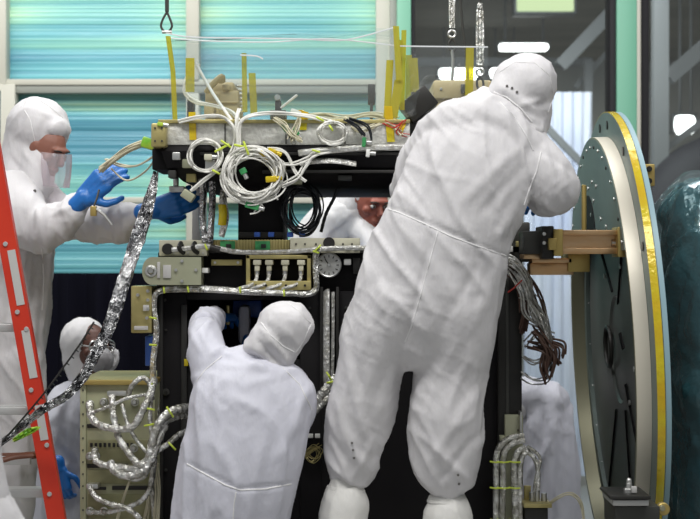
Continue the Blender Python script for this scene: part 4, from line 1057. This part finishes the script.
# wires and clip held by the left worker
wire('held_wires', 'pale wires held in the left worker\'s blue glove, taped to the tray corner', 'wires',
     [([(100,170,6.02),(112,160,6.0),(128,149,5.97),(146,142,5.95)],14),([(108,160,6.03),(122,166,6.0),(140,166,5.95),(156,156,5.9)],2),([(112,166,6.03),(128,178,6.0),(146,170,5.95),(160,152,5.9)],1)], CREAMW, .0034, 2.2)
tag(MB().pbox(141,138,157,149,5.90,5.94,.006,rot=.3).build('green_tape', GREENT), 'bright green tape wrapped where the held wires meet the tray corner', 'tape')
t = thing('hanging_clip', 'small gold and steel clip dangling under the left worker\'s raised blue glove', 'clip', W(100, 224, 5.98))
MB().tube([W(99,190,6.0),W(97,198,5.98),W(94,206,5.97)], .004, 6, 3).build('cord', DARKG, t)
MB().pbox(90,206,96,216,5.96,5.99,.003).build('gold_block', GOLD, t)
MB().tube([W(96,209,5.97),W(104,215,5.97),W(112,225,5.97)], .0055, 8, 2).build('lever', SILV, t)

# ------------------------------------------------------------------ the people
def person(label, px, D, zfoot, name='person'):
    p = W(px, 0, D); return thing(name, label, 'person', (p.x, p.y, zfoot))
def opening(c, fwd, base, cosang=.60, depth=.055, up=None, upcut=None):
    """hood surface dips inside the face opening"""
    c = Vector(c); f = Vector(fwd).normalized()
    def g(p, n):
        d = (p-c); l = d.length; t = d.normalized().dot(f) if l > 0 else -1
        if l > .20: return base(p, n)
        k = min(1, max(0, (t-cosang)/.06))
        lip = .006*math.exp(-((t-cosang+.02)/.035)**2)
        return base(p, n)*(1-k)-depth*k+lip
    return g
def platform(label, x0, x1, y0, y1, z, name='work_platform'):
    t = thing(name, label, 'work platform', ((x0+x1)/2, (y0+y1)/2, 0))
    MB().box((x0,y0,z-.04),(x1,y1,z),.006).build('deck', ALU, t)
    for x in (x0+.03, x1-.03):
        for y in (y0+.03, y1-.03): MB().box((x-.02,y-.02,0),(x+.02,y+.02,z-.04),.004).build('leg', ALU, t)
        MB().box((x-.012,y0+.04,z*.45),(x+.012,y1-.04,z*.45+.03),.003).build('cross_bar', ALU, t)
    return t
def drop(px, D): return W(px,0,D).x

# ---- tallest worker, standing with his back to the camera
DT = 5.45; ZT = .83
tall = person('tallest worker in white hooded coverall, back turned, leaning over the machine in the centre', 420, DT, ZT)
mb = MB()
mb.limb([(492,118,5.45,34,.11),(477,160,5.41,60,.15),(456,210,5.41,65,.16),(439,255,5.42,70,.165),(426,300,5.43,74,.17),(420,330,5.45,64,.15)])
mb.limb([(450,128,5.42,25,.10),(488,119,5.41,26,.115),(524,146,5.42,25,.10)])
mb.limb([(452,124,5.42,22,.09),(434,150,5.48,27,.085),(415,186,5.62,25,.07),(408,196,5.86,16,.05)])
mb.limb([(520,148,5.42,27,.09),(543,172,5.40,26,.085),(555,190,5.42,25,.08),(548,194,5.52,24,.07)])
mb.limb([(556,190,5.44,22,.07),(550,198,5.65,19,.055),(545,204,5.82,12,.04)])
mb.limb([(398,300,5.42,42,.155),(380,335,5.44,38,.14),(369,370,5.45,33,.12),(361,410,5.46,34,.115),(354,445,5.47,29,.10),(351,468,5.47,25,.09),(346,486,5.47,15,.055)])
mb.limb([(448,305,5.42,50,.155),(454,340,5.44,42,.14),(450,375,5.45,37,.12),(446,415,5.45,38,.12),(446,450,5.46,37,.115),(447,477,5.46,30,.095),(447,495,5.46,15,.055)])
TF = [(385,205,505,256,2.2,-.006),(400,240,372,330,6,.006),(430,245,404,345,2.5,-.007),(500,265,470,330,7,.006),(480,262,440,330,5,-.004),(455,245,470,300,5,.004),
      (404,345,440,372,3,.003),(404,350,428,420,5,.004),(400,355,376,420,5,.004),(342,330,366,450,5,.006),(352,345,378,460,4,-.005),(336,400,360,470,4,.006),
      (412,400,450,470,4,.007),(415,430,470,482,4,.007),(478,390,430,462,5,.006),(482,430,440,480,4,-.006),(470,350,478,460,5,.005),(430,380,410,450,3,-.004),(330,440,350,482,3,.006),(372,440,352,482,3,.006),
      (430,110,405,160,6,.006),(505,105,520,160,4,.007),(515,150,465,200,6,.006),(520,170,480,215,5,-.005),(525,195,495,240,6,.007),(450,135,420,195,6,.005),(470,120,450,180,7,-.004),
      (545,150,560,205,3.5,.007),(535,160,545,210,3,-.006),(560,165,572,200,3,.006),(525,190,560,212,3,.006),(540,150,575,175,3,-.005),(415,150,395,205,4,.006)]
body, bv = organic('coverall', mb, SUIT, tall, .0085, 12, TF, cloth(.0078, .3, 3))
seam(bv, [(382,207),(400,213),(425,224),(450,236),(480,247),(506,256)], tall, 'waist_seam', .0026)
seam(bv, [(438,231),(430,260),(422,290),(412,325),(405,342)], tall, 'back_seam', .0022)
seam(bv, [(541,152),(537,170),(529,190),(524,205)], tall, 'sleeve_seam', .0025)
seam(bv, [(500,102),(515,118),(526,135),(533,150)], tall, 'collar_seam', .0024)
snaps(bv, [(352,443),(353,450),(354,458),(458,475),(459,484)], tall)
mb = MB(); mb.ell(W(527,84,5.45), .097, .115, .103, M=Matrix.Rotation(.3,3,'Y')); mb.limb([(518,82,5.45,26,.105),(514,98,5.44,26,.10),(522,118,5.44,23,.095),(532,134,5.43,16,.08)])
mb.limb([(505,88,5.44,16,.09),(500,98,5.43,16,.09)]); mb.limb([(538,108,5.46,15,.08),(541,124,5.47,10,.06)])
HF = [(500,85,535,112,3,.005),(495,92,528,128,2.5,-.005),(520,105,540,100,2.5,.006),(540,70,548,110,4,.004),(505,70,520,58,3,.003),(515,110,538,122,2.5,.005),(520,122,540,130,2,.004)]
h, hv = organic('hood', mb, SUIT, tall, .0085, 6, HF, cloth(.0030, -.5, 11, (13,9,5), .003))
seam(hv, [(500,72),(515,62),(535,63),(549,75),(554,95),(548,112)], h, 'hood_seam', .002); seam(hv, [(494,92),(506,97),(520,108),(532,122)], h, 'hood_seam', .0024)
snaps(hv, [(507,86),(512,88),(517,92)], h)
head(W(525,88,5.47), (.5,.82,-.25), (0,0,1), tall, size=.9)
hand(W(547,203,5.80), (-.1,1,.05), (0,0,-1), tall, .5, 1)
hand(W(408,196,5.84), (.1,1,0), (0,0,-1), tall, .5, -1)
for i, pts in enumerate((((345,484,15,.055),(345,500,23,.08),(343,520,25,.09),(343,533,24,.09)), ((447,494,16,.055),(448,508,23,.08),(448,522,25,.09),(448,533,24,.09)))):
    mb = MB(); mb.limb([(a,b,5.46,c,d) for a,b,c,d in pts]); p = W(pts[3][0], 533, 5.58); p.z = ZT+.055
    mb.ell(p, .055, .13, .055)
    o, ov = organic('boot_cover', mb, SUITB, tall, .008, 5, None, cloth(.004, 0, 20+i, (14,9,5), .004), minz=ZT)
    x = pts[0][0]; y = pts[0][1]+1
    mb = MB(); mb.torus(W(x,y+3,5.46), (0,0,1), .050, .011, 30, 8); mb.torus(W(x,y+6,5.46), (0,0,1), .055, .010, 30, 8); mb.build('ankle_cuff', SUITB, tall)
platform('aluminium work platform under the feet of the tallest worker', drop(324,5.45), drop(505,5.45), 5.20, 5.88, ZT)

# ---- front worker reaching into the opening
DF = 5.45
fr = person('lower central worker in white coverall seen from behind, reaching into the black opening', 235, DF, 0)
mb = MB()
mb.limb([(256,372,5.46,42,.10),(252,398,5.42,62,.14),(246,440,5.40,62,.16),(238,480,5.40,61,.165),(231,520,5.42,60,.165),(229,560,5.44,62,.165),(230,610,5.45,58,.15)])
mb.limb([(222,385,5.46,32,.10),(209,362,5.46,21,.08),(205,342,5.52,18,.07),(205,328,5.66,16,.06),(211,321,5.84,13,.05),(216,318,6.08,10,.04)])
mb.limb([(262,385,5.45,30,.11),(292,392,5.43,23,.10),(295,414,5.46,21,.09),(286,420,5.62,16,.06),(270,385,5.85,14,.05),(258,345,6.06,11,.04)])
mb.limb([(206,600,5.45,36,.14),(202,680,5.45,30,.11),(200,760,5.46,24,.09),(200,775,5.46,18,.07)])
mb.limb([(256,600,5.45,36,.14),(260,680,5.45,30,.11),(262,760,5.46,24,.09),(262,775,5.46,18,.07)])
FF = [(190,400,192,500,5,-.004),(205,400,196,519,4,.006),(222,420,214,519,5,.006),(236,480,230,530,3,.006),(262,440,250,519,6,.005),(215,365,300,372,4,.006),(220,352,270,372,4,.008),(300,370,245,385,5,.006),
      (310,385,290,430,5,.007),(300,420,275,460,5,.006),(190,380,215,372,4,.006),(200,330,215,360,3,.006),(190,330,200,352,3,.006),(188,464,240,490,2.4,-.006),(240,490,292,484,2.4,-.006),
      (225,395,260,410,6,.005),(268,395,290,450,6,-.005),(210,318,200,345,3,.005),(285,450,270,519,5,.006),(200,460,190,519,3,-.005),(196,305,212,318,2.5,.005),(312,400,305,440,4,-.004)]
body, bv = organic('coverall', mb, SUIT2, fr, .0085, 12, FF, cloth(.0070, -.1, 31))
seam(bv, [(187,464),(205,474),(225,485),(240,490),(265,489),(291,484)], fr, 'waist_seam', .003)
seam(bv, [(236,492),(234,505),(233,519),(232,560)], fr, 'back_seam', .002)
seam(bv, [(190,390),(205,370),(222,356)], fr, 'sleeve_seam', .002); seam(bv, [(283,368),(300,385),(312,410)], fr, 'sleeve_seam', .002)
mb = MB(); mb.ell(W(285,326,5.45), .092, .115, .084); mb.limb([(296,322,5.45,20,.10),(306,326,5.45,11,.07),(311,326,5.45,5,.04)])
mb.limb([(284,330,5.45,26,.10),(268,340,5.44,22,.10),(256,346,5.45,12,.08)]); mb.limb([(280,338,5.44,24,.09),(274,354,5.44,20,.08),(270,370,5.43,22,.07)]); mb.limb([(290,345,5.44,13,.08),(284,360,5.43,9,.06)])
HF = [(262,330,290,362,2.5,.007),(255,338,282,366,2.5,-.006),(268,326,284,345,2.5,-.005),(285,330,298,345,3,.005),(248,346,270,358,2.5,.006),(275,345,285,362,2.5,.007),(280,312,305,318,4,.004)]
h, hv = organic('hood', mb, SUIT, fr, .0085, 5, HF, cloth(.0028, .5, 44, (13,9,5), .003))
seam(hv, [(258,318),(270,335),(283,346),(294,352)], h, 'hood_seam', .0024); seam(hv, [(284,300),(300,312),(311,324),(303,342),(296,352)], h, 'hood_seam', .0018)
head(W(279,336,5.49), (-.35,.85,-.3), (.2,.2,1), fr, size=.85)
hand(W(217,318,6.10), (.2,1,0), (0,0,-1), fr, .5, 1); hand(W(257,342,6.07), (-.1,1,.1), (0,0,-1), fr, .5, -1)
for i, x in enumerate((200, 262)):
    mb = MB(); mb.limb([(x,768,5.46,20,.07),(x,785,5.45,22,.085),(x,794,5.45,22,.085)]); mb.ell(W(x,0,5.58)*1, .001, .001, .001) if False else None
    p = W(x,0,5.56); p.z = .055; mb.ell(p, .06, .14, .055); organic('boot_cover', mb, SUITB, fr, .009, 4, None, cloth(.004, 0, 50+i))

# ---- left worker at the ladder
DL_ = 6.38
lw = person('worker in white coverall and face veil at left, both blue gloves raised to the machine', 5, DL_, .62)
mb = MB()
mb.limb([(18,190,6.38,36,.13),(12,235,6.40,44,.15),(6,290,6.40,46,.16),(0,335,6.40,48,.16),(0,370,6.40,44,.15)])
mb.limb([(14,360,6.36,30,.12),(16,410,6.38,30,.12),(12,470,6.38,26,.10),(10,530,6.38,20,.08),(10,540,6.38,15,.06)])
mb.limb([(-20,360,6.44,30,.12),(-24,430,6.44,28,.12),(-28,500,6.44,24,.10),(-28,540,6.44,16,.06)])
mb.limb([(14,190,6.26,22,.09),(22,215,6.20,27,.10),(38,230,6.16,24,.09),(60,222,6.13,20,.075),(72,210,6.12,15,.06),(80,201,6.12,11,.042)])
mb.limb([(40,200,6.42,24,.09),(66,218,6.36,20,.075),(95,222,6.28,21,.075),(120,223,6.22,20,.07),(138,216,6.16,14,.05),(147,212,6.13,10,.04)])
LF = [(60,205,72,232,2.5,.007),(50,205,58,245,3,-.007),(38,212,44,250,3,.007),(25,215,30,250,3,-.006),(90,205,98,242,3,.007),(106,204,112,243,2.5,-.006),(120,204,126,240,2.5,.007),(52,215,75,205,2.5,.006),
      (50,255,40,340,3,.007),(30,260,22,350,4,.006),(15,262,5,340,4,-.006),(42,300,35,400,3,-.006),(10,200,2,240,4,.006),(30,380,20,480,4,.006),(44,180,52,215,3,.005)]
body, bv = organic('coverall', mb, SUIT, lw, .0085, 10, LF, cloth(.0080, .2, 61, (10,7,3)))
seam(bv, [(42,248),(44,280),(42,310)], lw, 'zip_flap', .003)
HC = W(42,143,6.36); FW = Vector((.80,-.50,-.50))
mb = MB(); mb.ell(W(38,128,6.37), .118, .130, .116, M=Matrix.Rotation(.3,3,'Y')); mb.ell(W(55,129,6.33), .058, .085, .044); mb.limb([(34,135,6.38,29,.115),(24,160,6.38,24,.11),(16,182,6.38,28,.12),(12,200,6.37,34,.12)])
mb.limb([(40,160,6.34,16,.09),(34,182,6.32,20,.10),(30,196,6.32,18,.09)])
HF = [(8,120,30,105,3,.004),(22,150,38,170,2.5,.006),(12,160,30,180,3,-.006),(20,185,42,190,3,.006),(40,112,64,122,3,.004)]
h, hv = organic('hood', mb, SUIT, lw, .0085, 5, HF, opening(W(44,146,6.34), (.80,-.45,-.42), cloth(.0035, -.5, 71, (13,9,5), .003), .76, .075, upcut=W(0,140,6.3).z))
seam(hv, [(22,106),(30,120),(34,138),(36,150)], h, 'hood_seam', .002); seam(hv, [(36,98),(50,107),(63,118)], h, 'hood_seam', .002)
hd = head(W(46,148,6.32), FW, (0,0,1), lw, SKIN, .86)
# veil across the lower face
c = W(45,150,6.32); f = Vector((.80,-.55,-.15)).normalized(); s = f.cross(Vector((0,0,1))).normalized(); vs = []; fs = []; n1, n2 = 26, 14
for sd in (0,1):
    for j in range(n2+1):
        v = j/n2
        for i in range(n1+1):
            a = math.radians(-80+138*i/n1); rr = .106-.016*v*v+.007*math.sin(i*1.3+v*2)*(.3+v)-sd*.0015
            vs.append(c+(f*math.cos(a)+s*math.sin(a)*.85)*rr+Vector((0,0,-.004-.125*v)))
q0 = (n1+1)*(n2+1)
for sd in (0,1):
    for j in range(n2):
        for i in range(n1): q = sd*q0+j*(n1+1)+i; fs.append((q,q+1,q+n1+2,q+n1+1))
MB().add(vs, fs).build('face_veil', VEIL, lw)
for (x,y) in ((36,172),(37,182),(35,191)):
    q = project(bv, x, y) or W(x,y,6.2); MB().cyl(q, (0,-1,0), .006, .006, 10).build('snap', SNAP, lw)
hand(W(82,200,6.09), (.76,-.10,.70), (.35,.9,-.25), lw, .40, -1, .215, spread=.04)
hand(W(150,210,6.10), (.95,-.05,.22), (0,.85,.45), lw, .45, -1, .205, spread=.05)
for x, D in ((10,6.38),(-28,6.44)):
    mb = MB(); mb.limb([(x,540,D,16,.06),(x,550,D,18,.07)]); p = W(x,0,D+.02); p.z = .62+.05; mb.ell(p+Vector((.05,0,0)), .13, .055, .05)
    organic('boot_cover', mb, SUITB, lw, .009, 4)
tag(MB().torus(W(8,452,6.36), (0,0,1), .155, .014, 40, 8).build('belt_strap', LEATHER), 'brown belt strap around the left worker behind the ladder', 'belt')
platform('aluminium work platform under the left worker behind the ladder', -1.75, -.95, 6.28, 6.75, .62)

# ---- crouching worker behind the greenish box
DK = 7.2
kn = person('crouching worker in white hood, glasses and grey mask behind the greenish box', 70, DK, 0)
mb = MB()
mb.limb([(88,385,7.22,14,.09),(80,402,7.22,30,.13),(70,430,7.2,34,.15),(66,480,7.2,34,.16),(66,530,7.2,34,.16),(68,570,7.2,34,.15)])
mb.limb([(62,405,7.15,14,.07),(50,430,7.08,14,.065),(48,455,7.05,12,.06),(58,474,7.02,9,.04)])
mb.limb([(98,400,7.2,16,.08),(112,430,7.15,14,.065),(118,470,7.05,11,.05)])
mb.limb([(54,560,7.2,22,.12),(52,610,7.15,19,.10),(52,650,7.2,14,.07)]); mb.limb([(82,560,7.2,22,.12),(84,610,7.15,19,.10),(84,650,7.2,14,.07)])
KF = [(60,400,50,470,3,.008),(72,410,62,519,3,.008),(84,400,80,519,3,-.006),(50,450,46,519,3,.006),(66,440,72,519,3,-.007),(76,385,60,410,3,.007)]
body, bv = organic('coverall', mb, SUIT2, kn, .013, 6, KF, cloth(.0075, .15, 81))
HC = W(90,347,7.17); KFW = (.55,-.82,-.05)
mb = MB(); mb.ell(W(83,341,7.22), .098, .115, .102); mb.limb([(82,345,7.22,20,.1),(80,360,7.22,17,.09),(86,378,7.22,17,.09)]); mb.limb([(110,352,7.2,7,.05),(112,360,7.2,7,.05),(104,368,7.2,8,.05)])
h, hv = organic('hood', mb, SUIT, kn, .009, 5, None, opening(W(89,346,7.18), (.60,-.80,-.08), cloth(.003, 0, 91, (13,9,5), .003), .62, .07))
DSK = mat('dark_skin', (.10,.035,.022), .5)
head(W(91,347,7.18), KFW, (0,0,1), kn, DSK, .95)
f = Vector(KFW).normalized(); s = f.cross(Vector((0,0,1))).normalized(); c = W(91,347,7.18)
mb = MB()
for q in (-1,1): mb.torus(c+f*.108+s*q*.034+Vector((0,0,.012)), f, .024, .003, 20, 6)
mb.tube([c+f*.112-s*.01+Vector((0,0,.014)), c+f*.112+s*.01+Vector((0,0,.014))], .003, 6, 1, smooth=False)
for q in (-1,1): mb.tube([c+f*.108+s*q*.058+Vector((0,0,.014)), c+f*.02+s*q*.08+Vector((0,0,.014))], .003, 6, 1, smooth=False)
mb.build('glasses', SILV, kn)
MASKM = mat('grey_mask', (.33,.32,.33), .35, bump=(20,.5,.01))
mb = MB(); mb.ell(c+f*.095+Vector((0,0,-.045)), .056, .05, .058); o, _ = organic('face_mask', mb, MASKM, kn, .006, 2, None, cloth(.002, 0, 3))
hand(W(59,468,7.0), (.15,-.1,-1), (.3,1,0), kn, .9, 1, .18, spread=.03)
for x in (52, 84):
    mb = MB(); mb.limb([(x,645,7.2,14,.06),(x,656,7.2,14,.07)]); p = W(x,0,7.16); p.z = .05; mb.ell(p, .055, .13, .05); organic('boot_cover', mb, SUITB, kn, .01, 3)

# ---- bending worker seen through the gap behind the deck
bw = person('bending worker in white coverall with ruddy veiled face, glimpsed through the gap above the deck', 340, 7.65, .5)
mb = MB()
mb.limb([(352,210,7.6,16,.10),(338,222,7.65,28,.14),(322,250,7.7,34,.16),(312,300,7.7,36,.16),(312,350,7.7,34,.15)])
mb.limb([(322,222,7.55,14,.07),(318,245,7.5,12,.06),(335,262,7.45,10,.05)]); mb.limb([(355,225,7.6,14,.07),(372,245,7.5,12,.06),(372,262,7.45,10,.05)])
mb.limb([(300,345,7.7,22,.12),(298,440,7.7,18,.10),(298,520,7.7,14,.07)]); mb.limb([(326,345,7.7,22,.12),(328,440,7.7,18,.10),(328,520,7.7,14,.07)])
organic('coverall', mb, SUIT, bw, .013, 6, [(315,212,350,205,2,.006),(325,235,350,215,2,.006)], cloth(.0075, .6, 101))
mb = MB(); mb.ell(W(362,196,7.62), .075, .11, .085); mb.limb([(354,192,7.62,13,.09),(350,205,7.62,16,.10),(346,216,7.62,18,.10)])
organic('hood', mb, SUIT, bw, .010, 4, None, opening(W(368,201,7.58), (.5,-.75,-.4), cloth(.003, 0, 111, (13,9,5), .003), .5, .06))
head(W(370,201,7.57), (.45,-.80,-.38), (0,0,1), bw, SKIND, 1.0)
for q in ((298,'a'),(328,'b')):
    mb = MB(); p = W(q[0],0,7.65); p.z = .55; mb.ell(p, .055, .13, .05); mb.ell(p+Vector((0,.05,.05)), .06, .07, .07); organic('boot_cover', mb, SUITB, bw, .01, 3)
hand(W(335,262,7.43), (.2,-1,0), (0,0,-1), bw, .5, 1); hand(W(372,262,7.43), (-.2,-1,0), (0,0,-1), bw, .5, -1)
platform('aluminium work platform behind the black body under the bending worker', -.5, .15, 7.45, 7.95, .5)

# ---- worker stooping between body and disc
sw = person('stooping white-suited worker half hidden between the black body and the disc', 545, 7.75, 0)
mb = MB()
mb.limb([(528,396,7.75,20,.12),(552,402,7.75,20,.12)]); mb.limb([(522,402,7.75,16,.10),(540,410,7.75,30,.13),(546,450,7.75,32,.15),(548,510,7.75,34,.16),(548,560,7.75,36,.16)])
mb.limb([(530,550,7.75,22,.12),(530,600,7.75,18,.1),(530,622,7.75,14,.07)]); mb.limb([(562,550,7.75,22,.12),(562,600,7.75,18,.1),(562,622,7.75,14,.07)])
mb.limb([(556,415,7.72,14,.08),(556,450,7.9,13,.07),(548,485,7.95,11,.05)])
organic('coverall', mb, SUIT2, sw, .013, 5, [(530,400,534,519,3,.010),(545,400,540,519,3,-.009),(556,410,552,519,3,.010),(538,420,560,519,3,.007),(565,400,562,519,3,-.008)], cloth(.0100, 0, 121, (9,6,1.3)))
mb = MB(); mb.ell(W(500,392,7.75), .095, .115, .11); mb.limb([(502,400,7.75,18,.09),(518,408,7.75,17,.1)])
organic('hood', mb, SUIT, sw, .010, 4, None, opening(W(497,395,7.72), (-.6,-.7,-.4), cloth(.003, 0, 131, (13,9,5), .003), .55, .06))
head(W(497,396,7.71), (-.55,-.75,-.35), (0,0,1), sw, SKIN, .95)
hand(W(548,488,7.97), (0,-.1,-1), (-1,0,0), sw, .5, 1)
for x in (530, 562):
    mb = MB(); p = W(x,0,7.72); p.z = .05; mb.ell(p, .055, .13, .05); mb.ell(p+Vector((0,.04,.05)), .06, .07, .07); organic('boot_cover', mb, SUITB, sw, .01, 3)

# ---- person cut off at the lower left corner
cw = person('blurred white-suited person cut off at the lower left corner, nearest to the camera', -20, 4.3, 0)
mb = MB()
mb.limb([(-22,482,4.3,22,.10),(-24,540,4.3,52,.14),(-30,640,4.3,62,.16),(-30,740,4.3,64,.17)])
mb.limb([(-55,735,4.3,38,.13),(-58,830,4.3,32,.11),(-60,915,4.3,24,.08)]); mb.limb([(0,735,4.3,38,.13),(0,830,4.3,32,.11),(0,915,4.3,24,.08)])
mb.limb([(15,545,4.3,24,.08),(28,620,4.32,24,.08),(10,690,4.2,20,.06)]); mb.limb([(-66,545,4.3,24,.08),(-90,620,4.32,24,.08),(-70,690,4.2,20,.06)])
organic('coverall', mb, SUIT, cw, .013, 6, None, cloth(.005, 0, 141, (12,8,4), .005))
mb = MB(); mb.ell(W(-36,440,4.3), .095, .115, .12); mb.limb([(-34,450,4.3,34,.1),(-26,500,4.3,36,.11)])
organic('hood', mb, SUIT, cw, .010, 4, None, opening(W(-50,450,4.24), (-.85,.5,-.2), cloth(.003, 0, 151, (13,9,5), .003), .55, .06))
head(W(-44,448,4.3), (-.85,.5,-.1), (0,0,1), cw, SKIN, .95)
hand(W(8,694,4.18), (-.2,-.3,-1), (-1,0,0), cw, .5, 1); hand(W(-72,694,4.18), (.1,-.3,-1), (1,0,0), cw, .5, 1)
for x in (-60, 0):
    mb = MB(); p = W(x,0,4.34); p.z = .05; mb.ell(p, .055, .14, .05); mb.ell(p-Vector((0,.03,-.05)), .062, .07, .07); organic('boot_cover', mb, SUITB, cw, .01, 3)

# ------------------------------------------------------------------ light and camera
def area(name, loc, size, e, target, col=(1,1,1), sy=None):
    l = bpy.data.lights.new(name, 'AREA'); l.shape = 'RECTANGLE'; l.size = size; l.size_y = sy or size; l.energy = e; l.color = col
    o = bpy.data.objects.new(name, l); COL.objects.link(o); o.location = loc
    o.rotation_euler = (Vector(target)-Vector(loc)).to_track_quat('-Z','Y').to_euler(); return o
area('ceiling_light', (-1.2,3.6,5.2), 2.6, 88, (-.6,6.0,1.2), (1,.99,.97), .9)
area('ceiling_light', (1.6,3.2,5.2), 2.6, 62, (.8,6.0,1.2), (1,.99,.97), .9)
area('ceiling_light', (0,7.2,5.0), 5.0, 70, (0,8.2,0), (1,1,1), .8)
area('ceiling_light', (-2.0,7.3,4.6), 3.2, 50, (-1.3,9.5,2.2), (1,1,.96), .4)
area('hall_light', (1.2,11.6,3.6), 2.0, 50, (1.4,13.2,1.8), (.9,.95,1))
area('hall_light', (1.5,16.5,3.3), 4.0, 75, (1.5,17.5,0), (1,.98,.93))
w = bpy.data.worlds.new('World'); SC.world = w; w.use_nodes = True
w.node_tree.nodes['Background'].inputs[0].default_value = (.95,.98,1,1); w.node_tree.nodes['Background'].inputs[1].default_value = .24
cam = bpy.data.cameras.new('Camera'); cam.lens = F*36/700; cam.sensor_width = 36; cam.clip_end = 100
co = bpy.data.objects.new('Camera', cam); COL.objects.link(co); co.location = (0,0,ZC); co.rotation_euler = (PI/2,0,0)
cam.dof.use_dof = True; cam.dof.focus_distance = 5.9; cam.dof.aperture_fstop = 4.5
SC.camera = co
vs_ = SC.view_settings; vs_.view_transform = 'Standard'; vs_.look = 'None'; vs_.gamma = 1; vs_.use_curve_mapping = False; vs_.exposure = 0.38
